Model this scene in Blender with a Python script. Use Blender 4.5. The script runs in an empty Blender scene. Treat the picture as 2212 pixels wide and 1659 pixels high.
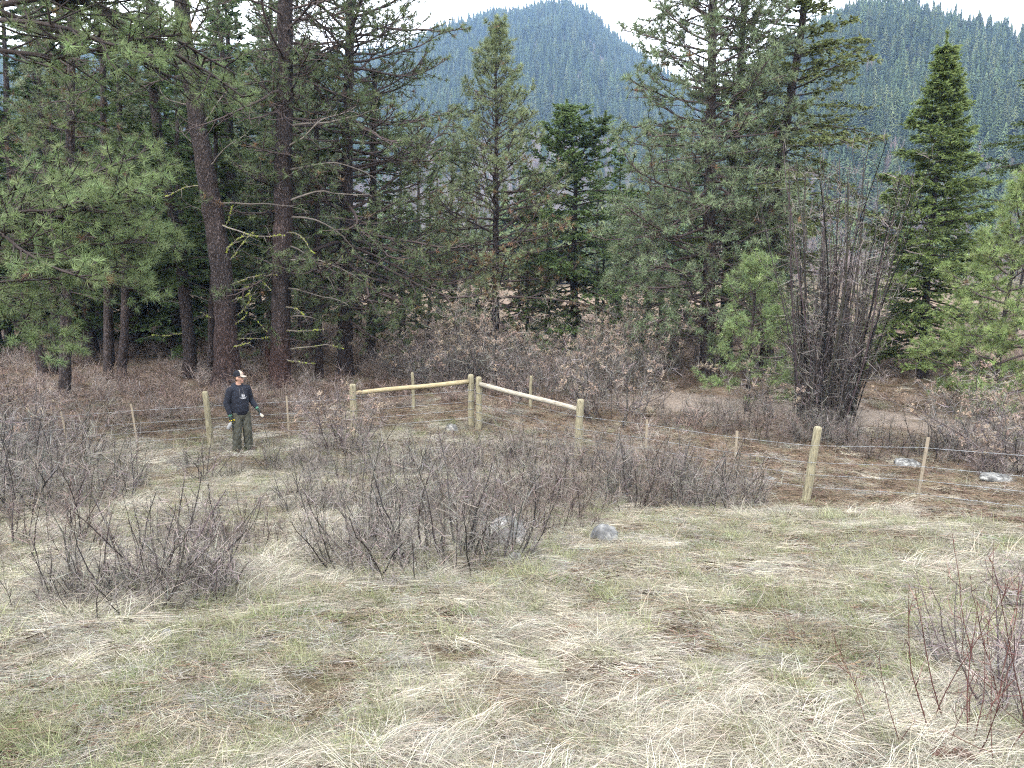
import bpy, math, random
import numpy as np
from mathutils import Vector, Matrix
from mathutils.bvhtree import BVHTree

# ------------------------------------------------------------------ camera, sky, sun, exposure
scene = bpy.context.scene
col = scene.collection
PITCH = math.radians(10.5)
CAMZ = 4.9
FPX = 1663.0                       # focal length in the 2212 px wide view of the photograph
cam_d = bpy.data.cameras.new('camera')
cam = bpy.data.objects.new('camera', cam_d)
col.objects.link(cam)
cam_d.sensor_width = 36.0
cam_d.lens = 36.0 * FPX / 2212.0
cam_d.clip_start = 0.05
cam_d.clip_end = 6000
cam.location = (0, 0, CAMZ)
cam.rotation_euler = (math.pi / 2 - PITCH, 0, 0)
scene.camera = cam

SUN_EL, SUN_AZ = math.radians(52), math.radians(205)     # azimuth clockwise from +Y (behind the camera, a little left)
world = bpy.data.worlds.new('World')
scene.world = world
world.use_nodes = True
nt = world.node_tree
nt.nodes.clear()
def N(tree, kind, **kw):
    n = tree.nodes.new(kind)
    for k, v in kw.items():
        setattr(n, k, v)
    return n
sky = N(nt, 'ShaderNodeTexSky', sky_type='NISHITA', sun_disc=False)
sky.sun_elevation = SUN_EL
sky.sun_rotation = SUN_AZ
sky.air_density = 1.0
sky.dust_density = 2.0
bg_sky = N(nt, 'ShaderNodeBackground'); bg_sky.inputs['Strength'].default_value = 0.12
bg_cl = N(nt, 'ShaderNodeBackground'); bg_cl.inputs['Color'].default_value = (0.975, 0.985, 1.0, 1); bg_cl.inputs['Strength'].default_value = 1.5
mixw = N(nt, 'ShaderNodeMixShader')
tc = N(nt, 'ShaderNodeTexCoord')
nz = N(nt, 'ShaderNodeTexNoise'); nz.inputs['Scale'].default_value = 3.2; nz.inputs['Detail'].default_value = 6; nz.inputs['Roughness'].default_value = 0.55
mp = N(nt, 'ShaderNodeMapping'); mp.inputs['Scale'].default_value = (1, 1, 2.4); mp.inputs['Location'].default_value = (0.3, 0.1, 0.2)
rmp = N(nt, 'ShaderNodeValToRGB'); rmp.color_ramp.elements[0].position = 0.28; rmp.color_ramp.elements[1].position = 0.5
rmp.color_ramp.elements[0].color = (0.72, 0.72, 0.72, 1)
outw = N(nt, 'ShaderNodeOutputWorld')
nt.links.new(tc.outputs['Generated'], mp.inputs['Vector'])
nt.links.new(mp.outputs['Vector'], nz.inputs['Vector'])
nt.links.new(nz.outputs['Fac'], rmp.inputs['Fac'])
nt.links.new(sky.outputs['Color'], bg_sky.inputs['Color'])
nt.links.new(rmp.outputs['Color'], mixw.inputs['Fac'])
nt.links.new(bg_sky.outputs['Background'], mixw.inputs[1])
nt.links.new(bg_cl.outputs['Background'], mixw.inputs[2])
nt.links.new(mixw.outputs['Shader'], outw.inputs['Surface'])

sun_d = bpy.data.lights.new('sun', 'SUN')
sun_d.energy = 1.5
sun_d.angle = math.radians(11)
sun_d.color = (1.0, 0.96, 0.9)
sun = bpy.data.objects.new('sun', sun_d)
col.objects.link(sun)
sdir = Vector((math.sin(SUN_AZ) * math.cos(SUN_EL), math.cos(SUN_AZ) * math.cos(SUN_EL), math.sin(SUN_EL)))
sun.rotation_euler = (-sdir).to_track_quat('-Z', 'Y').to_euler()

vs = scene.view_settings
vs.view_transform = 'Standard'
vs.look = 'None'
vs.exposure = 1.65
vs.gamma = 1.0
scene.render.engine = 'CYCLES'
cy = scene.cycles
cy.max_bounces = 6
cy.diffuse_bounces = 4
cy.glossy_bounces = 2
cy.transmission_bounces = 4
cy.transparent_max_bounces = 6
cy.volume_bounces = 0
cy.use_denoising = False
cy.use_adaptive_sampling = True
cy.adaptive_threshold = 0.02
cy.filter_width = 1.15
cy.caustics_reflective = False
cy.caustics_refractive = False

# ------------------------------------------------------------------ numeric helpers
rng = np.random.default_rng(11)
random.seed(5)
UP = np.array([0.0, 0.0, 1.0])
_lat = np.random.default_rng(99).random((256, 256))

def vnoise(x, y, s, seed=0):
    """smooth value noise in 0..1, wavelength s metres"""
    x = np.asarray(x, float) / s + 37.7 * seed + 1000
    y = np.asarray(y, float) / s + 17.3 * seed + 1000
    xi = np.floor(x).astype(int); yi = np.floor(y).astype(int)
    fx = x - xi; fy = y - yi
    fx = fx * fx * (3 - 2 * fx); fy = fy * fy * (3 - 2 * fy)
    a = _lat[xi % 256, yi % 256]; b = _lat[(xi + 1) % 256, yi % 256]
    c = _lat[xi % 256, (yi + 1) % 256]; d = _lat[(xi + 1) % 256, (yi + 1) % 256]
    return (a * (1 - fx) + b * fx) * (1 - fy) + (c * (1 - fx) + d * fx) * fy

def fbm(x, y, s, seed=0, oct=4):
    v = 0; a = 0.5
    for o in range(oct):
        v = v + a * vnoise(x, y, s / 2 ** o, seed + o * 3)
        a *= 0.5
    return v / (1 - 0.5 ** oct)

def sstep(a, b, x):
    t = np.clip((np.asarray(x, float) - a) / (b - a), 0, 1)
    return t * t * (3 - 2 * t)

def ground_h(x, y):
    x = np.asarray(x, float); y = np.asarray(y, float)
    t = np.clip(1 - y / 16.5, 0, None)
    z = 3.3 * np.where(t <= 1, t ** 1.25, 1 + 1.25 * (t - 1))
    z = z + 0.02 * np.clip(np.abs(x) - 3, 0, 6) * np.clip(t, 0, 1)
    near = np.clip((45 - y) / 20, 0.25, 1)
    z = z + near * ((fbm(x, y, 2.6, 1) - 0.5) * 0.30 + (fbm(x, y, 0.6, 7, 3) - 0.5) * 0.10)
    z = z + (fbm(x, y, 14, 4, 2) - 0.5) * 0.5 * sstep(20, 40, y)
    z = z - 4.0 * sstep(60, 220, y)
    return z

def norm(a):
    return a / np.maximum(np.linalg.norm(a, axis=-1, keepdims=True), 1e-9)

CP, SP = math.cos(PITCH), math.sin(PITCH)
def ray(X, Y):
    u = (X - 1106.0) / FPX; v = (829.5 - Y) / FPX
    return np.array([u, CP + v * SP, -SP + v * CP])
def at(X, Y, y):
    """the point of the ray through photo pixel X,Y that lies y metres ahead"""
    d = ray(X, Y)
    return np.array([0, 0, CAMZ]) + d * (y / d[1])
def on_ground(X, Y):
    d = ray(X, Y); o = np.array([0, 0, CAMZ])
    t = 1.5
    while t < 300:
        p = o + d * t
        if p[2] < float(ground_h(p[0], p[1])):
            return np.array([p[0], p[1], float(ground_h(p[0], p[1]))])
        t += 0.02 + t * 0.001
    return o + d * t
def foot(X, y):
    """ground point at photo column X, y metres ahead"""
    x = 0.0
    for _ in range(6):
        z = float(ground_h(x, y))
        x = (X - 1106.0) / FPX * (y * CP - (z - CAMZ) * SP)
    return np.array([x, y, float(ground_h(x, y))])

class Geo:
    """collects triangles; build() links them as ONE mesh object"""
    def __init__(self):
        self.V = []; self.F = []; self.C = []; self.M = []; self.n = 0
    def add(self, V, F, c=(0.5, 0.5, 0.5), m=0):
        V = np.asarray(V, float).reshape(-1, 3); F = np.asarray(F, int).reshape(-1, 3)
        c = np.asarray(c, float)
        if c.ndim == 1:
            c = np.broadcast_to(c, (len(V), 3))
        self.V.append(V); self.F.append(F + self.n); self.C.append(c)
        self.M.append(np.full(len(F), m, int)); self.n += len(V)
        return self
    def mesh(self, name, mats, smooth=False):
        V = np.concatenate(self.V); F = np.concatenate(self.F); C = np.concatenate(self.C); M = np.concatenate(self.M)
        me = bpy.data.meshes.new(name)
        me.vertices.add(len(V)); me.vertices.foreach_set('co', V.astype(np.float32).ravel())
        me.loops.add(len(F) * 3); me.loops.foreach_set('vertex_index', F.astype(np.int32).ravel())
        me.polygons.add(len(F)); me.polygons.foreach_set('loop_start', np.arange(0, len(F) * 3, 3, dtype=np.int32))
        for m in mats:
            me.materials.append(m)
        me.polygons.foreach_set('material_index', M.astype(np.int32))
        me.update(calc_edges=True)
        ca = me.color_attributes.new('col', 'FLOAT_COLOR', 'POINT')
        ca.data.foreach_set('color', np.concatenate([C, np.ones((len(C), 1))], 1).astype(np.float32).ravel())
        if smooth:
            me.polygons.foreach_set('use_smooth', np.ones(len(F), bool))
        return me
    def build(self, name, mats, parent=None, smooth=False, loc=None):
        if not isinstance(mats, (list, tuple)):
            mats = [mats]
        return link(name, self.mesh(name, mats, smooth), parent, loc)

def link(name, me, parent=None, loc=None):
    o = bpy.data.objects.new(name, me)
    col.objects.link(o)
    if parent is not None:
        o.parent = parent
    if loc is not None:
        o.location = loc
    return o
def empty(name, loc=(0, 0, 0), rz=0.0):
    o = bpy.data.objects.new(name, None)
    o.empty_display_size = 0.3
    col.objects.link(o)
    o.location = loc
    o.rotation_euler = (0, 0, rz)
    return o
def tag(o, label=None, cat=None, group=None, kind=None):
    if label: o['label'] = label
    if cat: o['category'] = cat
    if group: o['group'] = group
    if kind: o['kind'] = kind
    return o
def copy_tree(o, parent=None):
    c = o.copy()
    col.objects.link(c)
    if parent is not None:
        c.parent = parent
    for ch in o.children:
        copy_tree(ch, c)
    return c

def frames(T):
    ref = np.where(np.abs(T[..., 2:3]) < 0.9, UP, np.array([1.0, 0, 0]))
    u = norm(np.cross(T, ref)); v = np.cross(T, u)
    return u, v
def tubes(P, Rr, sides=4, cap=False):
    """P [n,k,3] polylines, Rr [n,k] radii -> verts, tris"""
    P = np.asarray(P, float); n, k, _ = P.shape
    Rr = np.broadcast_to(Rr, (n, k))
    T = norm(np.gradient(P, axis=1))
    u, v = frames(T)
    a = np.arange(sides) / sides * 2 * np.pi
    ring = P[:, :, None, :] + Rr[:, :, None, None] * (np.cos(a)[:, None] * u[:, :, None, :] + np.sin(a)[:, None] * v[:, :, None, :])
    V = ring.reshape(-1, 3)
    i = (np.arange(n)[:, None, None] * k + np.arange(k - 1)[None, :, None]) * sides
    s = np.arange(sides)[None, None, :]; s2 = (s + 1) % sides
    a0 = i + s; a1 = i + s2; b0 = a0 + sides; b1 = a1 + sides
    F = np.concatenate([np.stack([a0, a1, b1], -1).reshape(-1, 3), np.stack([a0, b1, b0], -1).reshape(-1, 3)])
    if cap:
        e = (np.arange(n) * k + k - 1) * sides
        st = np.arange(n) * k * sides
        for j in range(1, sides - 1):
            F = np.concatenate([F, np.stack([e, e + j, e + j + 1], -1), np.stack([st, st + j + 1, st + j], -1)])
    return V, F
def grow(p0, d, L, k, up0=0.0, up1=0.0, wob=0.1, r=None):
    r = r or rng
    p = np.array(p0, float); d = norm(np.array(d, float)); L = np.broadcast_to(np.asarray(L, float), (len(p),))
    up0 = np.asarray(up0, float); up1 = np.asarray(up1, float)
    out = [p.copy()]
    for i in range(1, k):
        t = i / (k - 1)
        w = up0 * (1 - t) + up1 * t
        w = w[:, None] if w.ndim else w
        d = norm(d + w * UP + wob * r.standard_normal(p.shape))
        p = p + d * (L / (k - 1))[:, None]
        out.append(p.copy())
    return np.stack(out, 1)
def sample(P, s):
    """P [n,k,3], s [n] in 0..1 -> points, tangents"""
    k = P.shape[1]
    f = np.clip(s, 0, 1) * (k - 1.0001)
    i = np.floor(f).astype(int); t = (f - i)[:, None]
    n = np.arange(len(P))
    a = P[n, i]; b = P[n, i + 1]
    return a * (1 - t) + b * t, norm(b - a)
def spawn(P, m, s0, s1, Lfun, ang, k=4, up0=0.0, up1=0.0, wob=0.1, flat=0.0, keep=None, r=None):
    """m side shoots on each of the n polylines P; returns polylines, parent index and position"""
    r = r or rng
    n = len(P)
    par = np.repeat(np.arange(n), m)
    s = s0 + (s1 - s0) * ((np.tile(np.arange(m), n) + r.random(n * m)) / m)
    if keep is not None:
        ok = r.random(n * m) < np.asarray(keep)[par]
        par = par[ok]; s = s[ok]
    p, t = sample(P[par], s)
    u, v = frames(t)                   # u is horizontal
    sgn = np.where(r.random(len(p)) < 0.5, -1.0, 1.0)
    ph = np.where(sgn > 0, 0, np.pi) + (1 - flat) * r.uniform(-np.pi / 2, np.pi / 2, len(p))
    side = np.cos(ph)[:, None] * u + np.sin(ph)[:, None] * v
    a = np.radians(ang[0] + (ang[1] - ang[0]) * r.random(len(p)))[:, None]
    d = t * np.cos(a) + side * np.sin(a)
    return grow(p, d, Lfun(par, s, r), k, up0, up1, wob, r), par, s
def needles(P, D, k, L, w, a0, a1, r=None, flat=0.0, droop=0.0):
    """k slender triangles round each point P along direction D"""
    r = r or rng
    n = len(P)
    p = np.repeat(P, k, 0); d = np.repeat(norm(D), k, 0)
    u, v = frames(d)
    th = np.radians(a0 + (a1 - a0) * r.random(n * k))[:, None]
    ph = r.random(n * k) * 2 * np.pi
    nd = d * np.cos(th) + (np.cos(ph)[:, None] * u + (1 - flat) * np.sin(ph)[:, None] * v) * np.sin(th)
    nd = norm(nd + np.array([0, 0, -droop]))
    ln = (L * (0.65 + 0.45 * r.random(n * k)))[:, None]
    sd = norm(np.cross(nd, r.standard_normal((n * k, 3)))) * (w / 2)
    b = p + nd * ln * 0.04
    V = np.stack([b - sd, b + sd, p + nd * ln], 1).reshape(-1, 3)
    F = np.arange(n * k * 3).reshape(-1, 3)
    return V, F
def vary(c, n, amt, r=None, rep=1):
    """n colours round c"""
    r = r or rng
    v = 1 + amt * r.standard_normal((n, 1))
    h = 1 + 0.16 * amt * r.standard_normal((n, 3))
    return np.repeat(np.clip(np.asarray(c) * v * h, 0.004, 0.9), rep, 0)

# ------------------------------------------------------------------ materials
def new_mat(name):
    m = bpy.data.materials.new(name)
    m.use_nodes = True
    m.node_tree.nodes.clear()
    return m, m.node_tree
def vcol_mat(name, trans=0.0, rough=0.8, rand=0.0, spec=0.15):
    """colour from the 'col' attribute, optionally a little see-through to light like a leaf"""
    m, t = new_mat(name)
    a = N(t, 'ShaderNodeAttribute', attribute_name='col')
    c = a.outputs['Color']
    if rand:
        oi = N(t, 'ShaderNodeObjectInfo')
        mr = N(t, 'ShaderNodeMapRange'); mr.inputs['To Min'].default_value = 1 - rand; mr.inputs['To Max'].default_value = 1 + rand
        hs = N(t, 'ShaderNodeHueSaturation')
        t.links.new(oi.outputs['Random'], mr.inputs['Value'])
        t.links.new(mr.outputs['Result'], hs.inputs['Value'])
        t.links.new(c, hs.inputs['Color'])
        c = hs.outputs['Color']
    o = N(t, 'ShaderNodeOutputMaterial')
    d = N(t, 'ShaderNodeBsdfPrincipled')
    d.inputs['Roughness'].default_value = rough
    d.inputs['Specular IOR Level'].default_value = spec
    t.links.new(c, d.inputs['Base Color'])
    sh = d.outputs['BSDF']
    if trans:
        tr = N(t, 'ShaderNodeBsdfTranslucent'); mx = N(t, 'ShaderNodeMixShader'); mx.inputs['Fac'].default_value = trans
        t.links.new(c, tr.inputs['Color'])
        t.links.new(sh, mx.inputs[1]); t.links.new(tr.outputs['BSDF'], mx.inputs[2])
        sh = mx.outputs['Shader']
    t.links.new(sh, o.inputs['Surface'])
    return m
def proc_mat(name, stops, scale, stretch=(1, 1, 1), rough=0.85, bump=0.3, bscale=None, kind='noise', detail=6, dist=0.02, spec=0.2, mixattr=False):
    """ramp over object-space noise with matching fine relief"""
    m, t = new_mat(name)
    tcn = N(t, 'ShaderNodeTexCoord'); mpn = N(t, 'ShaderNodeMapping'); mpn.inputs['Scale'].default_value = stretch
    t.links.new(tcn.outputs['Object'], mpn.inputs['Vector'])
    if kind == 'noise':
        x = N(t, 'ShaderNodeTexNoise'); x.inputs['Scale'].default_value = scale; x.inputs['Detail'].default_value = detail
        x.inputs['Roughness'].default_value = 0.65
        f = x.outputs['Fac']
    else:
        w = N(t, 'ShaderNodeTexNoise'); w.inputs['Scale'].default_value = scale * 1.3
        ad = N(t, 'ShaderNodeMixRGB', blend_type='ADD'); ad.inputs['Fac'].default_value = 0.35
        t.links.new(mpn.outputs['Vector'], w.inputs['Vector']); t.links.new(mpn.outputs['Vector'], ad.inputs['Color1']); t.links.new(w.outputs['Color'], ad.inputs['Color2'])
        x = N(t, 'ShaderNodeTexVoronoi', feature='DISTANCE_TO_EDGE'); x.inputs['Scale'].default_value = scale
        t.links.new(ad.outputs['Color'], x.inputs['Vector'])
        x2 = N(t, 'ShaderNodeTexNoise'); x2.inputs['Scale'].default_value = scale * 3; x2.inputs['Detail'].default_value = 5
        t.links.new(mpn.outputs['Vector'], x2.inputs['Vector'])
        mt = N(t, 'ShaderNodeMath', operation='MULTIPLY_ADD'); mt.inputs[1].default_value = 1.4
        sb = N(t, 'ShaderNodeMath', operation='MULTIPLY'); sb.inputs[1].default_value = 0.55
        t.links.new(x2.outputs['Fac'], sb.inputs[0])
        t.links.new(x.outputs['Distance'], mt.inputs[0]); t.links.new(sb.outputs['Value'], mt.inputs[2])
        f = mt.outputs['Value']
    if kind == 'noise':
        t.links.new(mpn.outputs['Vector'], x.inputs['Vector'])
    rp = N(t, 'ShaderNodeValToRGB')
    el = rp.color_ramp.elements
    while len(el) < len(stops):
        el.new(0.5)
    for e, (p, c) in zip(el, stops):
        e.position = p; e.color = (*c, 1)
    t.links.new(f, rp.inputs['Fac'])
    d = N(t, 'ShaderNodeBsdfPrincipled'); d.inputs['Roughness'].default_value = rough; d.inputs['Specular IOR Level'].default_value = spec
    cc = rp.outputs['Color']
    if mixattr:
        a = N(t, 'ShaderNodeAttribute', attribute_name='col'); mu = N(t, 'ShaderNodeMixRGB', blend_type='MULTIPLY'); mu.inputs['Fac'].default_value = 1
        t.links.new(cc, mu.inputs['Color1']); t.links.new(a.outputs['Color'], mu.inputs['Color2']); cc = mu.outputs['Color']
    t.links.new(cc, d.inputs['Base Color'])
    if bump:
        b = N(t, 'ShaderNodeBump'); b.inputs['Strength'].default_value = bump; b.inputs['Distance'].default_value = dist
        t.links.new(f, b.inputs['Height']); t.links.new(b.outputs['Normal'], d.inputs['Normal'])
    o = N(t, 'ShaderNodeOutputMaterial')
    t.links.new(d.outputs['BSDF'], o.inputs['Surface'])
    return m

M_NEEDLE = vcol_mat('needle_foliage', trans=0.35, rough=0.6, spec=0.25)
M_TWIG = vcol_mat('bare_twig', rough=0.85)
M_BARK = proc_mat('pine_bark', [(0.25, (0.016, 0.013, 0.013)), (0.5, (0.050, 0.039, 0.038)), (0.75, (0.115, 0.094, 0.091))], 11, (1, 1, 0.3), bump=0.9, kind='voronoi', dist=0.05, mixattr=True)
M_LIMB = vcol_mat('limb_bark', rough=0.9)
M_GRASS = vcol_mat('grass_blade', trans=0.2, rough=0.7, rand=0.32)
M_BRUSH = vcol_mat('brush_twig', rough=0.85, rand=0.25)
M_FARTREE = vcol_mat('far_conifer', rough=0.9, rand=0.28)
M_POST = proc_mat('treated_post_wood', [(0.30, (0.075, 0.066, 0.048)), (0.44, (0.175, 0.158, 0.108)), (0.56, (0.25, 0.226, 0.152)), (0.74, (0.32, 0.295, 0.215))], 10, (5, 5, 0.55), bump=0.6, dist=0.015)
M_RAIL_NEW = proc_mat('peeled_rail_wood', [(0.30, (0.13, 0.105, 0.065)), (0.45, (0.27, 0.225, 0.135)), (0.72, (0.40, 0.345, 0.225))], 8, (0.6, 5, 5), bump=0.5, dist=0.014)
M_RAIL_OLD = proc_mat('weathered_rail_wood', [(0.3, (0.128, 0.108, 0.080)), (0.5, (0.288, 0.264, 0.216)), (0.72, (0.400, 0.376, 0.320))], 7, (0.7, 5, 5), bump=0.35, dist=0.015)
M_STAY = proc_mat('stay_wood', [(0.3, (0.12, 0.098, 0.072)), (0.7, (0.21, 0.178, 0.135))], 9, (8, 8, 0.6), bump=0.2, dist=0.01)
M_ROCK = proc_mat('lichened_granite', [(0.34, (0.045, 0.046, 0.048)), (0.48, (0.105, 0.106, 0.108)), (0.57, (0.19, 0.19, 0.185)), (0.66, (0.38, 0.38, 0.36))], 5.5, bump=0.5, dist=0.03)
M_ROCK_PALE = proc_mat('pale_granite', [(0.38, (0.05, 0.05, 0.05)), (0.5, (0.125, 0.125, 0.122)), (0.6, (0.22, 0.22, 0.21)), (0.68, (0.34, 0.34, 0.32))], 11, bump=0.7, dist=0.03)
m, t = new_mat('galvanised_wire')
d = N(t, 'ShaderNodeBsdfPrincipled'); d.inputs['Base Color'].default_value = (0.30, 0.315, 0.33, 1); d.inputs['Metallic'].default_value = 0.6; d.inputs['Roughness'].default_value = 0.45
nzz = N(t, 'ShaderNodeTexNoise'); nzz.inputs['Scale'].default_value = 40
rr = N(t, 'ShaderNodeMapRange'); rr.inputs['To Min'].default_value = 0.35; rr.inputs['To Max'].default_value = 0.65
t.links.new(nzz.outputs['Fac'], rr.inputs['Value']); t.links.new(rr.outputs['Result'], d.inputs['Roughness'])
t.links.new(d.outputs['BSDF'], N(t, 'ShaderNodeOutputMaterial').inputs['Surface'])
M_WIRE = m

# ------------------------------------------------------------------ ground
def road_mid(x):           # centre line of the dirt track, y as a function of x
    return 25.6 - 0.46 * x
def zones(x, y):
    """masks painted on the ground: 0 straw, 1 bare mulch along the fence, 2 forest litter, 3 dirt track"""
    n = fbm(x, y, 1.2, 21) - 0.5
    yf = fence_y(x)
    dd = y - yf
    mulch = sstep(-2.2, -0.8, dd + n * 2.0) * (1 - sstep(2.0, 4.0, dd + n * 2)) * sstep(-2.5, 1.5, x + n * 3)
    mulch = np.maximum(mulch, 0.8 * sstep(0.3, 1.0, dd + n) * (1 - sstep(3, 5, dd + n * 2)) * (x < -1))
    litter = sstep(0.5, 3.0, dd + n * 3)
    road = (1 - sstep(1.2, 2.3, np.abs(y - road_mid(x)) + n * 2.2)) * sstep(1.5, 5.0, x + n * 3)
    return mulch, litter, road
FC1 = np.array([-1.1, 20.2]); FD1 = np.array([-5.95, -2.2])          # west run of the fence, from the corner
FC2 = np.array([-0.88, 20.0]); FD2 = np.array([0.645, -0.764])        # east run, from the corner
def fence_y(x):
    x = np.asarray(x, float)
    return np.where(x < -1, 20.2 + (x + 1.1) * (2.2 / 5.95), np.maximum(20.0 - (x + 0.88) * (0.764 / 0.645), 4.0))

m, t = new_mat('ground_litter')
a = N(t, 'ShaderNodeAttribute', attribute_name='col')
geo = N(t, 'ShaderNodeNewGeometry')
n1 = N(t, 'ShaderNodeTexNoise'); n1.inputs['Scale'].default_value = 14; n1.inputs['Detail'].default_value = 8; n1.inputs['Roughness'].default_value = 0.7
n2 = N(t, 'ShaderNodeTexNoise'); n2.inputs['Scale'].default_value = 90; n2.inputs['Detail'].default_value = 4
t.links.new(geo.outputs['Position'], n1.inputs['Vector']); t.links.new(geo.outputs['Position'], n2.inputs['Vector'])
mr = N(t, 'ShaderNodeMapRange'); mr.inputs['From Min'].default_value = 0.3; mr.inputs['From Max'].default_value = 0.7; mr.inputs['To Min'].default_value = 0.55; mr.inputs['To Max'].default_value = 1.4
t.links.new(n1.outputs['Fac'], mr.inputs['Value'])
mr2 = N(t, 'ShaderNodeMapRange'); mr2.inputs['From Min'].default_value = 0.3; mr2.inputs['From Max'].default_value = 0.7; mr2.inputs['To Min'].default_value = 0.6; mr2.inputs['To Max'].default_value = 1.4
t.links.new(n2.outputs['Fac'], mr2.inputs['Value'])
mu = N(t, 'ShaderNodeMath', operation='MULTIPLY'); t.links.new(mr.outputs['Result'], mu.inputs[0]); t.links.new(mr2.outputs['Result'], mu.inputs[1])
vm = N(t, 'ShaderNodeVectorMath', operation='SCALE'); t.links.new(a.outputs['Color'], vm.inputs[0]); t.links.new(mu.outputs['Value'], vm.inputs['Scale'])
d = N(t, 'ShaderNodeBsdfPrincipled'); d.inputs['Roughness'].default_value = 0.95; d.inputs['Specular IOR Level'].default_value = 0.1
b = N(t, 'ShaderNodeBump'); b.inputs['Strength'].default_value = 0.6; b.inputs['Distance'].default_value = 0.03
t.links.new(mu.outputs['Value'], b.inputs['Height']); t.links.new(b.outputs['Normal'], d.inputs['Normal'])
t.links.new(vm.outputs['Vector'], d.inputs['Base Color'])
t.links.new(d.outputs['BSDF'], N(t, 'ShaderNodeOutputMaterial').inputs['Surface'])
M_GROUND = m

def axis(fine0, fine1, step, far):
    c = list(np.arange(fine0, fine1 + 1e-6, step))
    g = step; v = fine1
    while v < far[1]:
        g *= 1.22; v += g; c.append(v)
    g = step; v = fine0
    lo = []
    while v > far[0]:
        g *= 1.22; v -= g; lo.append(v)
    return np.array(lo[::-1] + c)
gx = axis(-15, 15, 0.2, (-1500, 1500)); gy = axis(0.5, 32, 0.2, (-60, 1600))
XX, YY = np.meshgrid(gx, gy)
ZZ = ground_h(XX, YY)
mul, lit, rod = zones(XX, YY)
straw = np.array([0.125, 0.10, 0.07]); moss = np.array([0.08, 0.08, 0.04]); soil = np.array([0.07, 0.052, 0.038])
g1 = sstep(0.45, 0.7, fbm(XX, YY, 1.7, 31))[..., None]; g2 = sstep(0.5, 0.7, fbm(XX, YY, 0.9, 41))[..., None]
cc = straw * (1 - g1) + moss * g1
cc = cc * (1 - 0.35 * g2) + soil * 0.35 * g2
cc = cc * (1 - lit[..., None]) + np.array([0.165, 0.122, 0.092]) * lit[..., None]
cc = cc * (1 - mul[..., None]) + np.array([0.135, 0.10, 0.075]) * mul[..., None]
cc = cc * (1 - rod[..., None]) + np.array([0.23, 0.19, 0.16]) * rod[..., None]
farm = sstep(60, 140, np.hypot(XX, YY))[..., None]
cc = cc * (1 - farm) + np.array([0.10, 0.085, 0.055]) * farm
ny, nx = XX.shape
ii = (np.arange(ny - 1)[:, None] * nx + np.arange(nx - 1)[None, :]).ravel()
FG = np.concatenate([np.stack([ii, ii + 1, ii + nx + 1], -1), np.stack([ii, ii + nx + 1, ii + nx], -1)])
g = Geo().add(np.stack([XX, YY, ZZ], -1), FG, cc.reshape(-1, 3))
tag(g.build('ground', M_GROUND, smooth=True), kind='structure')

# ------------------------------------------------------------------ scattering (only for what nobody could count)
def scatter(name, sources, P, rot, scl, idx, label, cat):
    """one object whose points carry many small pieces; sources are meshes"""
    me = bpy.data.meshes.new(name)
    me.vertices.add(len(P)); me.vertices.foreach_set('co', np.asarray(P, np.float32).ravel())
    at1 = me.attributes.new('rot', 'FLOAT_VECTOR', 'POINT'); at1.data.foreach_set('vector', np.asarray(rot, np.float32).ravel())
    at2 = me.attributes.new('scl', 'FLOAT_VECTOR', 'POINT'); at2.data.foreach_set('vector', np.asarray(scl, np.float32).ravel())
    at3 = me.attributes.new('idx', 'INT', 'POINT'); at3.data.foreach_set('value', np.asarray(idx, np.int32).ravel())
    o = link(name, me)
    ng = bpy.data.node_groups.new(name + '_scatter', 'GeometryNodeTree')
    ng.interface.new_socket('Geometry', in_out='INPUT', socket_type='NodeSocketGeometry')
    ng.interface.new_socket('Geometry', in_out='OUTPUT', socket_type='NodeSocketGeometry')
    gi = N(ng, 'NodeGroupInput'); go = N(ng, 'NodeGroupOutput'); jn = N(ng, 'GeometryNodeJoinGeometry')
    ar = N(ng, 'GeometryNodeInputNamedAttribute', data_type='FLOAT_VECTOR'); ar.inputs['Name'].default_value = 'rot'
    asl = N(ng, 'GeometryNodeInputNamedAttribute', data_type='FLOAT_VECTOR'); asl.inputs['Name'].default_value = 'scl'
    ai = N(ng, 'GeometryNodeInputNamedAttribute', data_type='INT'); ai.inputs['Name'].default_value = 'idx'
    er = N(ng, 'FunctionNodeEulerToRotation')
    ng.links.new(ar.outputs['Attribute'], er.inputs[0])
    for k, sm in enumerate(sources):
        so = bpy.data.objects.new(name + '_piece', sm)         # not linked: only read by the nodes
        oi = N(ng, 'GeometryNodeObjectInfo'); oi.inputs['Object'].default_value = so; oi.inputs['As Instance'].default_value = True
        cmpn = N(ng, 'FunctionNodeCompare', data_type='INT', operation='EQUAL')
        ng.links.new(ai.outputs['Attribute'], cmpn.inputs[2]); cmpn.inputs[3].default_value = k
        ip = N(ng, 'GeometryNodeInstanceOnPoints')
        ng.links.new(gi.outputs[0], ip.inputs['Points']); ng.links.new(cmpn.outputs[0], ip.inputs['Selection'])
        ng.links.new(oi.outputs['Geometry'], ip.inputs['Instance'])
        ng.links.new(er.outputs[0], ip.inputs['Rotation']); ng.links.new(asl.outputs['Attribute'], ip.inputs['Scale'])
        ng.links.new(ip.outputs['Instances'], jn.inputs[0])
    ng.links.new(jn.outputs[0], go.inputs[0])
    md = o.modifiers.new('scatter', 'NODES'); md.node_group = ng
    tag(o, label, cat, kind='stuff')
    return o

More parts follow.
